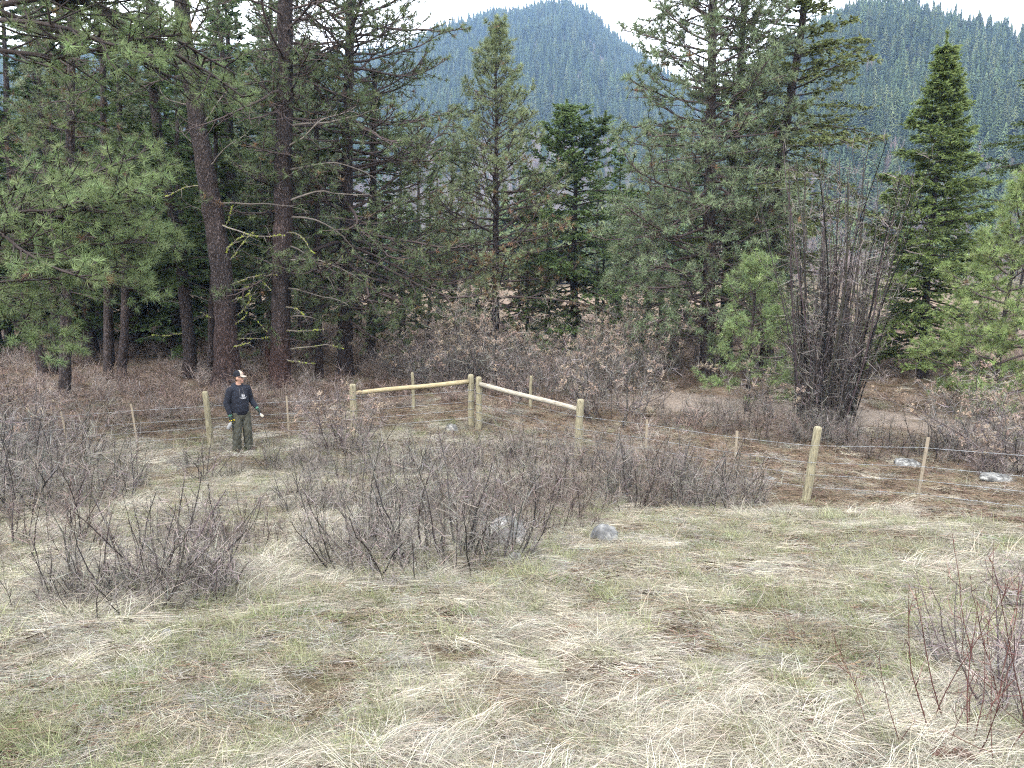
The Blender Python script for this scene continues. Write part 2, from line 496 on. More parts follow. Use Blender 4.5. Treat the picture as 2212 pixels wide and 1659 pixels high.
# ------------------------------------------------------------------ hills and the wood that covers them
def ridge_from(pixels, r1):
    az = []; z = []
    for X, Y in pixels:
        d = ray(X, Y)
        az.append(math.atan2(d[0], d[1])); z.append(CAMZ + d[2] / math.hypot(d[0], d[1]) * r1)
    return np.array(az), np.array(z)
HILLS = {}
def hill(name, pixels, r0, r1, r2, seed, rough, colr):
    az, rz = ridge_from(pixels, r1)
    A = np.linspace(az[0], az[-1], 150)
    Rr = np.linspace(r0, r2, 110)
    def height(a, r):
        top = np.interp(a, az, rz)
        x = r * np.sin(a); y = r * np.cos(a)
        t = (r - r0) / (r1 - r0)
        up = np.where(t <= 1, np.clip(t, 0, 1) ** 0.9, 1 - 0.9 * (t - 1))
        n = (fbm(x, y, rough, seed, 4) - 0.5) * 2
        return -14 + (top + 14) * up + n * (0.11 * top) * np.clip(t * 1.2, 0, 1) * np.clip(np.abs(t - 1) * 4, 0.12, 1)
    AA, RR = np.meshgrid(A, Rr)
    Z = height(AA, RR)
    V = np.stack([RR * np.sin(AA), RR * np.cos(AA), Z], -1)
    ny, nx = AA.shape
    i = (np.arange(ny - 1)[:, None] * nx + np.arange(nx - 1)[None, :]).ravel()
    F = np.concatenate([np.stack([i, i + 1, i + nx + 1], -1), np.stack([i, i + nx + 1, i + nx], -1)])
    pn = sstep(0.45, 0.7, fbm(V[..., 0], V[..., 1], 60, seed + 5))[..., None]
    c = np.asarray(colr) * (1 - pn) + np.array([0.095, 0.08, 0.07]) * pn
    o = Geo().add(V, F, c.reshape(-1, 3)).build(name, M_GROUND, smooth=True)
    tag(o, kind='structure')
    HILLS[name] = (height, az, rz)
hill('hill', [(-900, 190), (-300, 150), (100, 130), (500, 125), (700, 140), (860, 118), (940, 80), (1010, 60), (1110, 44), (1170, 26), (1215, 22), (1270, 40), (1330, 92), (1400, 148), (1500, 220), (1650, 290), (1900, 350), (2400, 390), (3000, 430)],
     330, 1000, 1350, 3, 190, (0.06, 0.056, 0.045))
hill('hill.001', [(1180, 515), (1330, 445), (1480, 330), (1600, 205), (1700, 118), (1790, 62), (1860, 36), (1950, 34), (2050, 58), (2130, 76), (2230, 104), (2400, 130), (2700, 160), (3200, 240)],
     210, 560, 800, 8, 120, (0.065, 0.058, 0.048))

def far_conifer(seed, H, W, c):
    r = np.random.default_rng(seed)
    g = Geo()
    g.add(*tubes(np.array([[[0, 0, 0], [0, 0, H * 0.9]]]), np.array([[0.02 * H, 0.004 * H]]), 4), c=(0.07, 0.055, 0.05))
    n = 520
    t = r.random(n) ** 1.35
    z = H * (0.10 + 0.87 * t); R = W * (1 - t) ** 0.8 * (0.75 + 0.45 * r.random(n)) + 0.012
    a = np.arange(n) * 2.39996 + r.standard_normal(n) * 0.4
    o = np.stack([np.cos(a), np.sin(a), 0 * a], -1); sd = np.stack([-np.sin(a), np.cos(a), 0 * a], -1)
    w = (0.085 * R + 0.007)[:, None]
    hi = np.stack([0 * a, 0 * a, z + 0.075 * (1 - 0.5 * t)], -1) + o * R[:, None] * 0.12
    mid = np.stack([0 * a, 0 * a, z + 0.012], -1) + o * R[:, None] * 0.62
    tip = np.stack([0 * a, 0 * a, z - 0.028 * r.random(n)], -1) + o * R[:, None]
    V = np.stack([hi, mid - sd * w, tip, mid + sd * w], 1).reshape(-1, 3)
    q = np.arange(n)[:, None] * 4
    g.add(V, np.concatenate([q + np.array([[0, 1, 2]]), q + np.array([[0, 2, 3]])]), vary(c, n, 0.22, r, 4))
    tipv = np.array([[-0.006, 0, H * 0.93], [0.006, 0, H * 0.93], [0, 0, H]])
    g.add(tipv, [[0, 1, 2]], c)
    return g.mesh('far_conifer', [M_FARTREE])
def far_bare(seed, H, c):
    r = np.random.default_rng(seed)
    g = Geo()
    n = 7
    a = r.random(n) * 6.28
    d = np.stack([np.cos(a) * 0.3, np.sin(a) * 0.3, np.ones(n)], -1)
    P = grow(r.standard_normal((n, 3)) * np.array([0.5, 0.5, 0]), d, H * (0.6 + 0.4 * r.random(n)), 5, 0.05, 0.1, 0.08, r)
    g.add(*tubes(P, np.array([[.13, .1, .08, .05, .02]]), 3), c=c)
    S, _, _ = spawn(P, 14, 0.25, 1.0, lambda p, s, r: H * 0.25 * (1.2 - s), (25, 55), 3, 0.1, 0.1, 0.1, r=r)
    g.add(*tubes(S, np.array([[.06, .05, .02]]), 3), c=c)
    return g.mesh('far_bare_tree', [M_FARTREE])
FG1 = [far_conifer(50 + i, 1.0, w, c) for i, (w, c) in enumerate([(0.17, (0.062, 0.088, 0.042)), (0.2, (0.078, 0.105, 0.048)), (0.15, (0.048, 0.07, 0.04)), (0.22, (0.09, 0.108, 0.052))])]
def far_bare_fix():
    out = []
    for i, c in enumerate([(0.21, 0.165, 0.16), (0.27, 0.22, 0.21)]):
        r = np.random.default_rng(170 + i); g = Geo(); n = 6
        a = r.random(n) * 6.28
        d = np.stack([np.cos(a) * 0.3, np.sin(a) * 0.3, np.ones(n)], -1)
        P = grow(r.standard_normal((n, 3)) * np.array([0.06, 0.06, 0]), d, 0.6 + 0.4 * r.random(n), 5, 0.05, 0.1, 0.08, r)
        g.add(*tubes(P, np.array([[.013, .011, .009, .006, .003]]), 3), c=c)
        S, _, _ = spawn(P, 14, 0.25, 1.0, lambda p, s, r: 0.25 * (1.2 - s), (25, 55), 3, 0.1, 0.1, 0.1, r=r)
        g.add(*tubes(S, np.array([[.007, .005, .003]]), 3), c=c)
        out.append(g.mesh('far_bare_tree', [M_FARTREE]))
    return out
FB1 = far_bare_fix()
def wood_on(hname, oname, r0, r1, n, seed, h0, h1, label, azlim):
    r = np.random.default_rng(seed)
    height, az, rz = HILLS[hname]
    a = azlim[0] + (azlim[1] - azlim[0]) * r.random(n)
    rr = np.sqrt(r0 ** 2 + (r1 ** 2 - r0 ** 2) * r.random(n))
    x = rr * np.sin(a); y = rr * np.cos(a); z = height(a, rr)
    dn = fbm(x, y, 75, seed + 2)
    t = (rr - r0) / (r1 - r0)
    bare = r.random(n) < np.clip(1.15 - t * 3.6 + (dn - 0.5) * 1.5, 0.03, 0.95)
    gl = fbm(x, y, 38, seed + 12)
    keep = r.random(n) < np.clip(0.5 + 1.4 * (dn - 0.3), 0.25, 1) * np.clip((gl - 0.24) * 7, 0.45, 1)
    idx = np.where(bare, 4 + (r.random(n) < 0.4), (r.random(n) * 4).astype(int))
    H = (h0 + (h1 - h0) * r.random(n) ** 1.6) * np.where(bare, 0.55, 1) * (0.65 + 0.8 * fbm(x, y, 55, seed + 20))
    ok = keep
    P = np.stack([x, y, z - 0.3], -1)[ok]
    rot = np.stack([0.05 * r.standard_normal(n), 0.05 * r.standard_normal(n), r.random(n) * 6.28], -1)[ok]
    wdt = 0.85 + 0.4 * r.random(n)
    S = np.stack([H * wdt, H * wdt, H], -1)[ok]
    scatter(oname, FG1 + FB1, P, rot, S, idx[ok], label, 'wood')
wood_on('hill', 'far_forest', 345, 1060, 34000, 5, 8, 19, 'dense conifer wood covering the pointed hill', (-0.75, 0.45))
wood_on('hill.001', 'far_forest.001', 215, 600, 20000, 9, 6, 16, 'dense conifer wood covering the broad slope behind the tall fir', (0.03, 0.85))

# valley floor between the near trees and the hills
def valley():
    r = np.random.default_rng(77); n = 1500
    a = -0.8 + 1.65 * r.random(n); rr = np.sqrt(95 ** 2 + (340 ** 2 - 95 ** 2) * r.random(n))
    x = rr * np.sin(a); y = rr * np.cos(a); z = ground_h(x, y)
    right = np.clip((a - 0.22) * 6, 0, 0.9)
    bare = r.random(n) < 0.25 + 0.7 * right
    idx = np.where(bare, 4 + (r.random(n) < 0.4), (r.random(n) * 4).astype(int))
    H = np.where(bare, 4 + 5 * r.random(n), 7 + 8 * r.random(n)) * (1 - 0.25 * right)
    w = 0.9 + 0.5 * r.random(n)
    scatter('far_forest.002', FG1 + FB1, np.stack([x, y, z - 0.2], -1), np.stack([0 * a, 0 * a, r.random(n) * 6.28], -1),
            np.stack([H * w, H * w, H], -1), idx, 'mixed bare and evergreen wood on the flat valley floor', 'wood')
valley()

# haze: the air between here and the hills
hz = Geo()
x0, x1, y0, y1, z0, z1 = -1700., 1700., -120., 1800., -30., 420.
B = np.array([[x0, y0, z0], [x1, y0, z0], [x1, y1, z0], [x0, y1, z0], [x0, y0, z1], [x1, y0, z1], [x1, y1, z1], [x0, y1, z1]])
hz.add(B, [[0, 2, 1], [0, 3, 2], [4, 5, 6], [4, 6, 7], [0, 1, 5], [0, 5, 4], [1, 2, 6], [1, 6, 5], [2, 3, 7], [2, 7, 6], [3, 0, 4], [3, 4, 7]])
m, t = new_mat('haze_air')
pv = N(t, 'ShaderNodeVolumePrincipled'); pv.inputs['Color'].default_value = (0.38, 0.61, 1.0, 1); pv.inputs['Density'].default_value = 0.00027
t.links.new(pv.outputs['Volume'], N(t, 'ShaderNodeOutputMaterial').inputs['Volume'])
tag(hz.build('haze', m), 'pale blue haze hanging over the valley and hills', 'haze', kind='stuff')

# ------------------------------------------------------------------ conifers
def trunk_path(pixels, y):
    """trunk polyline seen at these photo pixels, standing y metres ahead; returned relative to its foot"""
    b = foot(pixels[0][0], y)
    P = np.array([at(X, Y, y) for X, Y in pixels])
    P[:, 1] = y
    P[0] = b
    return b, P - b
def trunk_mesh(path, r0, r1, seed, red=0.0, sides=14, flare=1.35):
    r = np.random.default_rng(seed)
    path = np.asarray(path, float)
    L = np.concatenate([[0], np.cumsum(np.linalg.norm(np.diff(path, axis=0), axis=1))])
    s = np.linspace(0, L[-1], max(12, int(L[-1] / 0.35)))
    P = np.stack([np.interp(s, L, path[:, i]) for i in range(3)], -1)
    k = np.ones(5) / 5
    for i in range(2):
        P[2:-2, i] = np.convolve(P[:, i], k, 'valid')
    P[:, :2] += np.cumsum(r.standard_normal((len(s), 2)) * 0.006, 0)
    P[0, 2] -= 0.25
    t = s / s[-1]
    R = (r0 + (r1 - r0) * t) * (1 + (flare - 1) * np.exp(-s / 0.45))
    V, F = tubes(P[None], R[None], sides)
    V = V.reshape(len(s), sides, 3)
    n = 1 + 0.07 * r.standard_normal((len(s), sides)) + 0.06 * np.sin(np.arange(sides) * 2.1 + r.random() * 6)
    V = P[:, None, :] + (V - P[:, None, :]) * n[..., None]
    rr = red * np.exp(-s / (0.22 * s[-1])) * (0.5 + 0.5 * np.sin(s * 1.3 + seed))
    c = np.array([1.0, 1, 1]) * (1 - rr[:, None]) + np.array([1.9, 1.15, 0.95]) * rr[:, None]
    c = np.repeat(c, sides, 0) * (0.85 + 0.3 * r.random((len(s) * sides, 1)))
    return Geo().add(V, F, c), P, t
def along(P, z):
    zz = P[:, 2]
    return np.stack([np.interp(z, zz, P[:, i]) for i in range(3)], -1)
def crown_dirs(nb, el, r, az=None):
    if az is None:
        az = np.arange(nb) * 2.39996 + r.standard_normal(nb) * 0.35
    return np.stack([np.cos(az) * np.cos(el), np.sin(az) * np.cos(el), np.sin(el)], -1), az

def pine_crown(g, P, r, cb, H, nb, Lmax, k=16, nl=0.2, nw=0.016, colr=(0.085, 0.125, 0.06), prof=0.75, els=(-8, 12, 55), sec=11, tmul=3, brown=0.015, brownz=None,
               bare=0.0, az=None, zs=None, Ls=None, up=(-0.03, 0.10), limbc=(0.075, 0.058, 0.056), browncol=(0.21, 0.135, 0.08), lo=0.65, amt=0.22, third=0):
    zs = cb + (H - cb) * (np.arange(nb) + r.random(nb)) / nb if zs is None else np.asarray(zs, float)
    nb = len(zs)
    t = np.clip((zs - cb) / (H - cb), 0, 1)
    L = Lmax * np.clip((1 - t) ** prof * np.interp(t, [0, 0.15, 1], [lo, 1, 1]), 0.1, 1) * (0.6 + 0.5 * r.random(nb)) if Ls is None else np.asarray(Ls, float)
    el = np.radians(np.interp(t, [0, 0.5, 1], els) + r.standard_normal(nb) * 9)
    d, az = crown_dirs(nb, el, r, az)
    p0 = along(P, zs)
    B = grow(p0, d, L, 9, up[0], up[1], 0.13, r)
    rb = (0.010 + 0.011 * L)[:, None] * np.linspace(1, 0.22, 9)[None]
    g.add(*tubes(B, rb, 5), c=np.asarray(limbc), m=0)
    S, par, s = spawn(B, sec, 0.25, 1.0, lambda p, s, r: (0.25 + 0.42 * L[p] * (1.05 - s)) * (0.7 + 0.6 * r.random(len(s))), (30, 65), 5, 0.02, 0.16, 0.16, flat=0.45, keep=np.clip(0.35 + L / Lmax, 0, 1), r=r)
    g.add(*tubes(S, (0.004 + 0.0035 * L[par])[:, None] * np.linspace(1, 0.4, 5)[None] + 0.003, 3), c=np.asarray(limbc), m=0)
    if third:
        T, par2, s2 = spawn(S, third, 0.3, 1.0, lambda p, s, r: 0.16 + 0.22 * r.random(len(s)), (30, 65), 4, 0.05, 0.2, 0.15, flat=0.3, r=r)
        g.add(*tubes(T, np.linspace(0.008, 0.005, 4)[None], 3), c=np.asarray(limbc), m=0)
        S2 = np.concatenate([S[:, [0, 1, 2, 4]], T]); Lp = np.concatenate([L[par], L[par][par2]]); tp = np.concatenate([t[par], t[par][par2]]); bp = np.concatenate([par, par[par2]])
        S, t_of, b_of = S2, tp, bp
    else:
        t_of, b_of = t[par], par
    # needle tufts: at each tip and a little way back
    bk = r.random(nb) < bare                       # whole limbs without green
    Pp = []; Dd = []; Tt = []; Bb = []
    for j in range(tmul):
        ss = 1.0 - j * (0.62 / max(tmul - 1, 1)) * (0.6 + 0.5 * r.random(len(S)))
        p, dd = sample(S, ss)
        Pp.append(p); Dd.append(dd); Tt.append(t_of); Bb.append(b_of)
    p, dd = B[:, -1], norm(B[:, -1] - B[:, -2])
    Pp.append(p); Dd.append(dd); Tt.append(t); Bb.append(np.arange(nb))
    Pp = np.concatenate(Pp); Dd = np.concatenate(Dd); Tt = np.concatenate(Tt); Bb = np.concatenate(Bb)
    ok = ~bk[Bb] | (r.random(len(Bb)) < 0.08)
    Pp, Dd, Tt, Bb = Pp[ok], norm(Dd[ok] + np.array([0, 0, 0.18])), Tt[ok], Bb[ok]
    c = vary(colr, len(Pp), amt, r)
    pb = np.full(len(Pp), brown)
    if brownz is not None:
        pb = np.clip(np.interp(Tt, brownz[0], brownz[1]), 0, 1)
    br = r.random(len(Pp)) < pb
    c[br] = vary(browncol, int(br.sum()), 0.25, r)
    V, F = needles(Pp, Dd, k, nl, nw, 12, 95, r, droop=0.12)
    g.add(V, F, np.repeat(c, 3 * k, 0), m=1)
    return B

def fir_crown(g, P, r, cb, H, nb, Lmax, colr=(0.052, 0.078, 0.034), prof=0.8, els=(-18, 0, 50), sec=15, thr=4, k=4, nl=0.10, nw=0.034, npt=3, up=(-0.05, 0.05), amt=0.2,
              az=None, zs=None, Ls=None, limbc=(0.055, 0.045, 0.042), gap=0.0, lo=0.7, tip=(0.02, 0.03, 0.0)):
    zs = cb + (H - cb) * (np.arange(nb) + r.random(nb)) / nb if zs is None else np.asarray(zs, float)
    nb = len(zs)
    t = np.clip((zs - cb) / (H - cb), 0, 1)
    L = Lmax * np.clip((1 - t) ** prof * np.interp(t, [0, 0.12, 1], [lo, 1, 1]), 0.03, 1) * (0.62 + 0.45 * r.random(nb)) if Ls is None else np.asarray(Ls, float)
    L = L * np.where(r.random(nb) < gap, 0.35, 1)
    el = np.radians(np.interp(t, [0, 0.5, 1], els) + r.standard_normal(nb) * 7)
    d, az = crown_dirs(nb, el, r, az)
    B = grow(along(P, zs), d, L, 8, up[0], up[1], 0.07, r)
    g.add(*tubes(B, (0.007 + 0.009 * L)[:, None] * np.linspace(1, 0.2, 8)[None], 4), c=np.asarray(limbc), m=0)
    S, par, s = spawn(B, sec, 0.12, 1.0, lambda p, s, r: (0.14 + 0.36 * L[p] * (1.03 - s) ** 0.9) * (0.7 + 0.5 * r.random(len(s))), (38, 62), 4, -0.06, -0.02, 0.09, flat=0.82, keep=np.clip(0.4 + L / Lmax, 0, 1), r=r)
    g.add(*tubes(S, np.linspace(0.008, 0.004, 4)[None], 3), c=np.asarray(limbc), m=0)
    T, par2, s2 = spawn(S, thr, 0.1, 1.0, lambda p, s, r: 0.10 + 0.20 * r.random(len(s)), (30, 55), 3, -0.10, -0.05, 0.1, flat=0.7, r=r)
    Pp = []; Dd = []; Q = []
    for A, w in ((T, npt), (S, npt + 1)):
        for j in range(w):
            p, dd = sample(A, np.clip((j + r.random(len(A))) / w, 0, 1))
            Pp.append(p); Dd.append(dd); Q.append(np.full(len(p), j / w))
    p, dd = B[:, -1], norm(B[:, -1] - B[:, -2]); Pp.append(p); Dd.append(dd); Q.append(np.ones(len(p)))
    Pp = np.concatenate(Pp); Dd = np.concatenate(Dd); Q = np.concatenate(Q)
    c = vary(colr, len(Pp), amt, r) + Q[:, None] * np.asarray(tip)
    V, F = needles(Pp, norm(Dd + np.array([0, 0, 0.1])), k, nl, nw, 15, 62, r, flat=0.55, droop=0.15)
    g.add(V, F, np.repeat(c, 3 * k, 0), m=1)
    return B

CROWN_MATS = [M_LIMB, M_NEEDLE]
def leader(g, P, r, h, colr, nl=0.13, nw=0.04):
    """the slim needled shoot that tops a young crown"""
    top = P[-1]
    n = 26
    z = np.linspace(-0.35, h, n)
    q = np.stack([top[0] + 0 * z, top[1] + 0 * z, top[2] + z], -1)
    g.add(*tubes(np.stack([q[0], q[n // 2], q[-1]])[None], np.array([[0.022, 0.013, 0.004]]), 5), c=(0.06, 0.05, 0.045), m=0)
    k = 9
    V, F = needles(q, np.tile(UP, (n, 1)), k, nl, nw, 25, 75, r)
    g.add(V, F, vary(colr, n, 0.2, r, 3 * k), m=1)
def finish_tree(name, base, trunk_geo, crown_geo, label, group=None, cat='tree'):
    root = empty(name, base)
    tag(root, label, cat, group)
    trunk_geo.build('trunk', M_BARK, root, smooth=True)
    if crown_geo is not None:
        c = crown_geo.build('crown', CROWN_MATS, root)
        c['kind'] = 'stuff'
    return root
def straight(H, r, lean=0.02):
    n = 8
    z = np.linspace(0, H, n)
    xy = np.cumsum(r.standard_normal((n, 2)) * lean * H / n, 0)
    return np.concatenate([xy - xy[0], z[:, None]], 1)

def dead_limbs(root, P, specs, seed, lichen=0.6, base_r=0.028):
    """bare limbs, each a part of its own; most carry chartreuse lichen"""
    r = np.random.default_rng(seed)
    for (z, azd, L, el, up0, up1, lic) in specs:
        p0 = along(P, np.array([z]))
        a = math.radians(azd)
        d = np.array([[math.cos(a) * math.cos(math.radians(el)), math.sin(a) * math.cos(math.radians(el)), math.sin(math.radians(el))]])
        B = grow(p0, d, np.array([L]), 11, up0, up1, 0.13, r)
        g = Geo()
        grey = np.array([0.17, 0.15, 0.135]) * (0.6 + 0.8 * r.random())
        rad = (base_r * (0.45 + 0.25 * L)) * np.linspace(1, 0.18, 11)[None]
        g.add(*tubes(B, rad, 6), c=grey)
        S, _, _ = spawn(B, int(3 + 3 * L), 0.3, 1.0, lambda p, s, r: 0.12 + 0.35 * r.random(len(s)), (35, 75), 4, 0, 0.05, 0.2, flat=0.3, r=r)
        g.add(*tubes(S, np.linspace(0.009, 0.004, 4)[None], 4), c=grey * 0.9)
        limb = g.build('dead_limb', M_LIMB, root)
        if lic:
            n = int(60 * L)
            s = r.uniform(0.12, 1, n); s = s[np.sin(s * 19 + 7 * r.random()) + 0.6 * r.standard_normal(n) > -0.1]; n = len(s)
            p, tt = sample(np.repeat(B, n, 0), s)
            q = Geo()
            V, F = needles(p, norm(r.standard_normal((n, 3))), 5, 0.05, 0.022, 0, 80, r)
            q.add(V, F, vary((0.40, 0.46, 0.09), n, 0.25, r, 15))
            q.build('lichen', M_TWIG, limb)['kind'] = 'stuff'

GLEFT = 'conifers standing in the shady wood west of the fence corner'
GBACK = 'conifers filling the edge of the wood behind'

# --- the big pines whose trunks can be followed in the photograph
r = np.random.default_rng(301)
b, pth = trunk_path([(488, 845), (487, 700), (470, 520), (432, 300), (402, 100), (385, -90), (372, -260)], 25.5)
tg, P, t_ = trunk_mesh(pth, 0.40, 0.16, 31, red=0.4)
cg = Geo(); H = P[-1, 2]
pine_crown(cg, P, r, 9.2, H + 0.5, 46, 3.6, k=18, colr=(0.145, 0.18, 0.10), bare=0.15)
T3 = finish_tree('ponderosa_pine', b, tg, cg, 'big leaning pine with reddish bark right behind the man in the cap', GLEFT)
sp = [(z, a, L, e, 0.02, u, l) for z, a, L, e, u, l in [
    (1.3, -20, 1.2, 5, .05, 1), (1.6, 15, 1.5, 10, .02, 1), (1.9, -30, 1.3, 14, .03, 1), (2.2, 160, 1.1, 8, .05, 1), (2.3, 5, 1.7, 16, .0, 1), (2.7, -15, 1.4, 22, .05, 1),
    (3.0, 25, 1.2, 18, .05, 1), (3.3, -5, 1.9, 20, .02, 1), (3.7, -40, 1.1, 30, .05, 1), (4.0, 10, 1.6, 24, .0, 1), (4.4, -25, 1.5, 30, .05, 1), (4.9, 5, 1.3, 34, .1, 1),
    (5.4, -10, 2.6, 6, -.05, 1), (5.7, 175, 1.0, 10, .05, 0), (6.0, 0, 3.2, 8, -.12, 0), (6.6, 190, 1.4, 4, .02, 1), (7.1, -10, 2.4, 20, -.02, 0), (7.8, 170, 1.8, 6, .02, 0), (8.4, -12, 2.7, 22, .06, 0), (9.0, 200, 1.3, 12, .06, 0)]]
dead_limbs(T3, P, sp, 41)

r = np.random.default_rng(302)
b, pth = trunk_path([(604, 848), (607, 600), (612, 300), (615, 0), (618, -220), (620, -420)], 26.0)
tg, P, t_ = trunk_mesh(pth, 0.335, 0.17, 32, red=0.5)
cg = Geo(); H = P[-1, 2]
pine_crown(cg, P, r, 8.3, H + 0.5, 54, 4.4, k=18, colr=(0.11, 0.15, 0.075), bare=0.25, az=np.r_[np.random.default_rng(5).uniform(-2.4, 1.2, 54)])
T4 = finish_tree('ponderosa_pine', b, tg, cg, 'tall straight pine with red-flaked base and curved dead limbs toward the fence corner', GLEFT)
sp = [(z, a, L, e, u0, u, l) for z, a, L, e, u0, u, l in [
    (1.0, -25, 1.6, 0, -.02, .02, 1), (1.3, 10, 2.2, 6, -.04, -.02, 1), (1.8, 180, 1.0, 10, .0, .05, 1), (2.0, -15, 1.8, 8, -.06, .0, 1), (2.4, 20, 2.6, 10, -.08, -.04, 0), (2.8, -35, 2.0, 10, -.06, .02, 1),
    (3.2, 200, 0.9, 20, .0, .08, 1), (3.4, -10, 2.8, 14, -.1, -.05, 0), (3.9, 15, 2.2, 12, -.08, .04, 1), (4.3, -20, 3.2, 16, -.1, -.08, 0), (4.8, 5, 2.6, 14, -.1, .02, 0), (5.2, -40, 2.0, 10, -.05, .04, 1),
    (5.7, 0, 3.5, 18, -.1, -.08, 0), (6.2, -18, 3.0, 16, -.12, -.03, 0), (6.7, 170, 1.5, 10, .02, .05, 0), (7.2, 8, 3.4, 20, -.12, -.08, 0), (7.9, -25, 3.0, 18, -.1, .03, 0), (8.6, 0, 3.6, 16, -.1, -.05, 0)]]
dead_limbs(T4, P, sp, 42, base_r=0.034)

r = np.random.default_rng(303)
b, pth = trunk_path([(745, 806), (746, 600), (750, 300), (756, 0), (760, -250)], 28.5)
tg, P, t_ = trunk_mesh(pth, 0.28, 0.10, 33, red=0.1)
cg = Geo(); H = P[-1, 2]
pine_crown(cg, P, r, 1.7, H + 0.8, 200, 6.0, k=16, nw=0.022, colr=(0.125, 0.16, 0.08), prof=0.4, els=(-14, 6, 40), sec=15, lo=0.55, brown=0.03, up=(-0.05, 0.12))
T5 = finish_tree('ponderosa_pine', b, tg, cg, 'broad dense dark-green pine with boughs down to the ground, over the west brace rail', GLEFT)

r = np.random.default_rng(304)
b, pth = trunk_path([(412, 842), (400, 640), (375, 480), (345, 340), (330, 200), (322, 0), (318, -150)], 27.5)
tg, P, t_ = trunk_mesh(pth, 0.23, 0.10, 34, red=0.1)
cg = Geo(); H = P[-1, 2]
fir_crown(cg, P, r, 3.4, H, 70, 2.7, sec=12, gap=0.25, colr=(0.075, 0.11, 0.045))
T2 = finish_tree('douglas_fir', b, tg, cg, 'slim curved dark trunk behind the wooden line post', GLEFT)
dead_limbs(T2, P, [(1.6, 200, 1.2, 0, 0, 0, 1), (2.0, 10, 1.4, 5, 0, 0, 1), (2.6, 170, 1.3, 8, 0, 0, 0), (3.0, -20, 1.5, 8, 0, 0, 0)], 43)

r = np.random.default_rng(305)
b, pth = trunk_path([(139, 868), (143, 600), (148, 400), (152, 200), (156, 0), (158, -150)], 23.7)
tg, P, t_ = trunk_mesh(pth, 0.165, 0.08, 35, red=0.15)
cg = Geo(); H = P[-1, 2]
pine_crown(cg, P, r, 3.2, H, 60, 3.2, k=18, colr=(0.13, 0.165, 0.08), brown=0.25, bare=0.45, browncol=(0.12, 0.075, 0.045), els=(-22, 0, 30))
T1 = finish_tree('ponderosa_pine', b, tg, cg, 'slim pine with brown drooping dead twigs behind the leaning wire stays', GLEFT)

# smaller trunks in the shade
for i, (px, y, r0, lab) in enumerate([
        ([(237, 815), (232, 650), (226, 500), (222, 300), (220, 60)], 27.5, 0.17, 'dark trunk standing beside a slanting twin in the shady wood'),
        ([(262, 828), (272, 700), (268, 560), (262, 400), (255, 150)], 26.8, 0.15, 'dark trunk slanting beside its straight twin in the shady wood'),
        ([(98, 812), (80, 740), (60, 650), (30, 480), (10, 250)], 27.8, 0.16, 'strongly slanting trunk under the drooping bright boughs'),
        ([(118, 808), (116, 700), (112, 500), (108, 250)], 28.4, 0.14, 'thin straight trunk beside the strongly slanting one under the boughs'),
        ([(583, 812), (584, 600), (588, 300), (592, 60)], 31, 0.15, 'thin red-barked trunk between the two big pines'),
        ([(690, 818), (688, 650), (684, 400), (680, 100)], 27.6, 0.14, 'thin blackish trunk beside the broad dense pine'),
        ([(800, 800), (803, 650), (806, 400), (808, 150)], 31, 0.2, 'short reddish trunk under the boughs of the broad dense pine'),
        ([(455, 842), (456, 700), (462, 520), (470, 200)], 27, 0.13, 'greyish thin trunk touching the big leaning pine')]):
    r = np.random.default_rng(320 + i)
    b, pth = trunk_path(px, y)
    tg, P, t_ = trunk_mesh(pth, r0, r0 * 0.45, 60 + i, red=0.9 if i == 4 else 0.15, sides=10)
    cg = Geo(); H = P[-1, 2]
    fir_crown(cg, P, r, 2.8 + 1.5 * r.random(), H, 42, 2.3, sec=10, thr=3, gap=0.3, colr=(0.07, 0.10, 0.042), nw=0.04)
    finish_tree('douglas_fir', b, tg, cg, lab, GLEFT)

# near pine just outside the picture: its long boughs hang into view
r = np.random.default_rng(306)
base = np.array([-12.5, 17.2, float(ground_h(-12.5, 17.2))])
tg, P, t_ = trunk_mesh(straight(15, r), 0.36, 0.08, 36, red=0.3)
cg = Geo()
zs = []; az = []; Ls = []
for z, a, L in [(10.3, -6, 7.6), (9.9, 9, 7.4), (10.6, -16, 7.0), (9.5, 2, 7.0), (10.9, 6, 7.6), (9.3, -14, 6.0), (11.2, -8, 7.2), (9.9, 20, 6.6), (11.5, 2, 7.8), (10.3, -24, 6.2), (10.8, 14, 7.2), (11.8, 10, 7.4), (9.0, 6, 5.6), (11.6, -2, 7.4),
                (5.0, -6, 4.9), (4.8, 10, 5.2), (4.5, -20, 4.6), (4.8, 4, 4.4), (5.0, -12, 4.9), (5.2, 20, 4.8), (4.5, 14, 4.2), (4.9, -2, 5.2), (4.3, -10, 3.2), (4.0, 8, 3.0), (4.1, -24, 3.0), (3.7, 0, 2.8), (4.7, -4, 4.7), (5.1, 2, 5.0), (4.9, -14, 4.8), (4.9, 18, 4.4)]:
    zs.append(z - base[2]); az.append(math.radians(a)); Ls.append(L)
for i in range(18):
    zs.append(6.5 + 8 * i / 18); az.append(2.2 + 0.9 * math.sin(i * 2.4) + (i % 3)); Ls.append(3.5 * (1 - i / 26))
pine_crown(cg, P, r, 3.0, 15, 0, 6.0, k=36, nl=0.23, nw=0.0125, colr=(0.19, 0.25, 0.115), sec=25, tmul=3, zs=zs, az=np.array(az), Ls=Ls, els=(4, 4, 8), up=(np.where(np.array(zs) > 8, -0.018, -0.06), np.where(np.array(zs) > 8, -0.012, -0.01)), brown=0.01, amt=0.2, limbc=(0.05, 0.04, 0.038))
A = finish_tree('ponderosa_pine', base, tg, cg, 'pine with long drooping boughs of bright needles overhanging the wire stays', GLEFT)

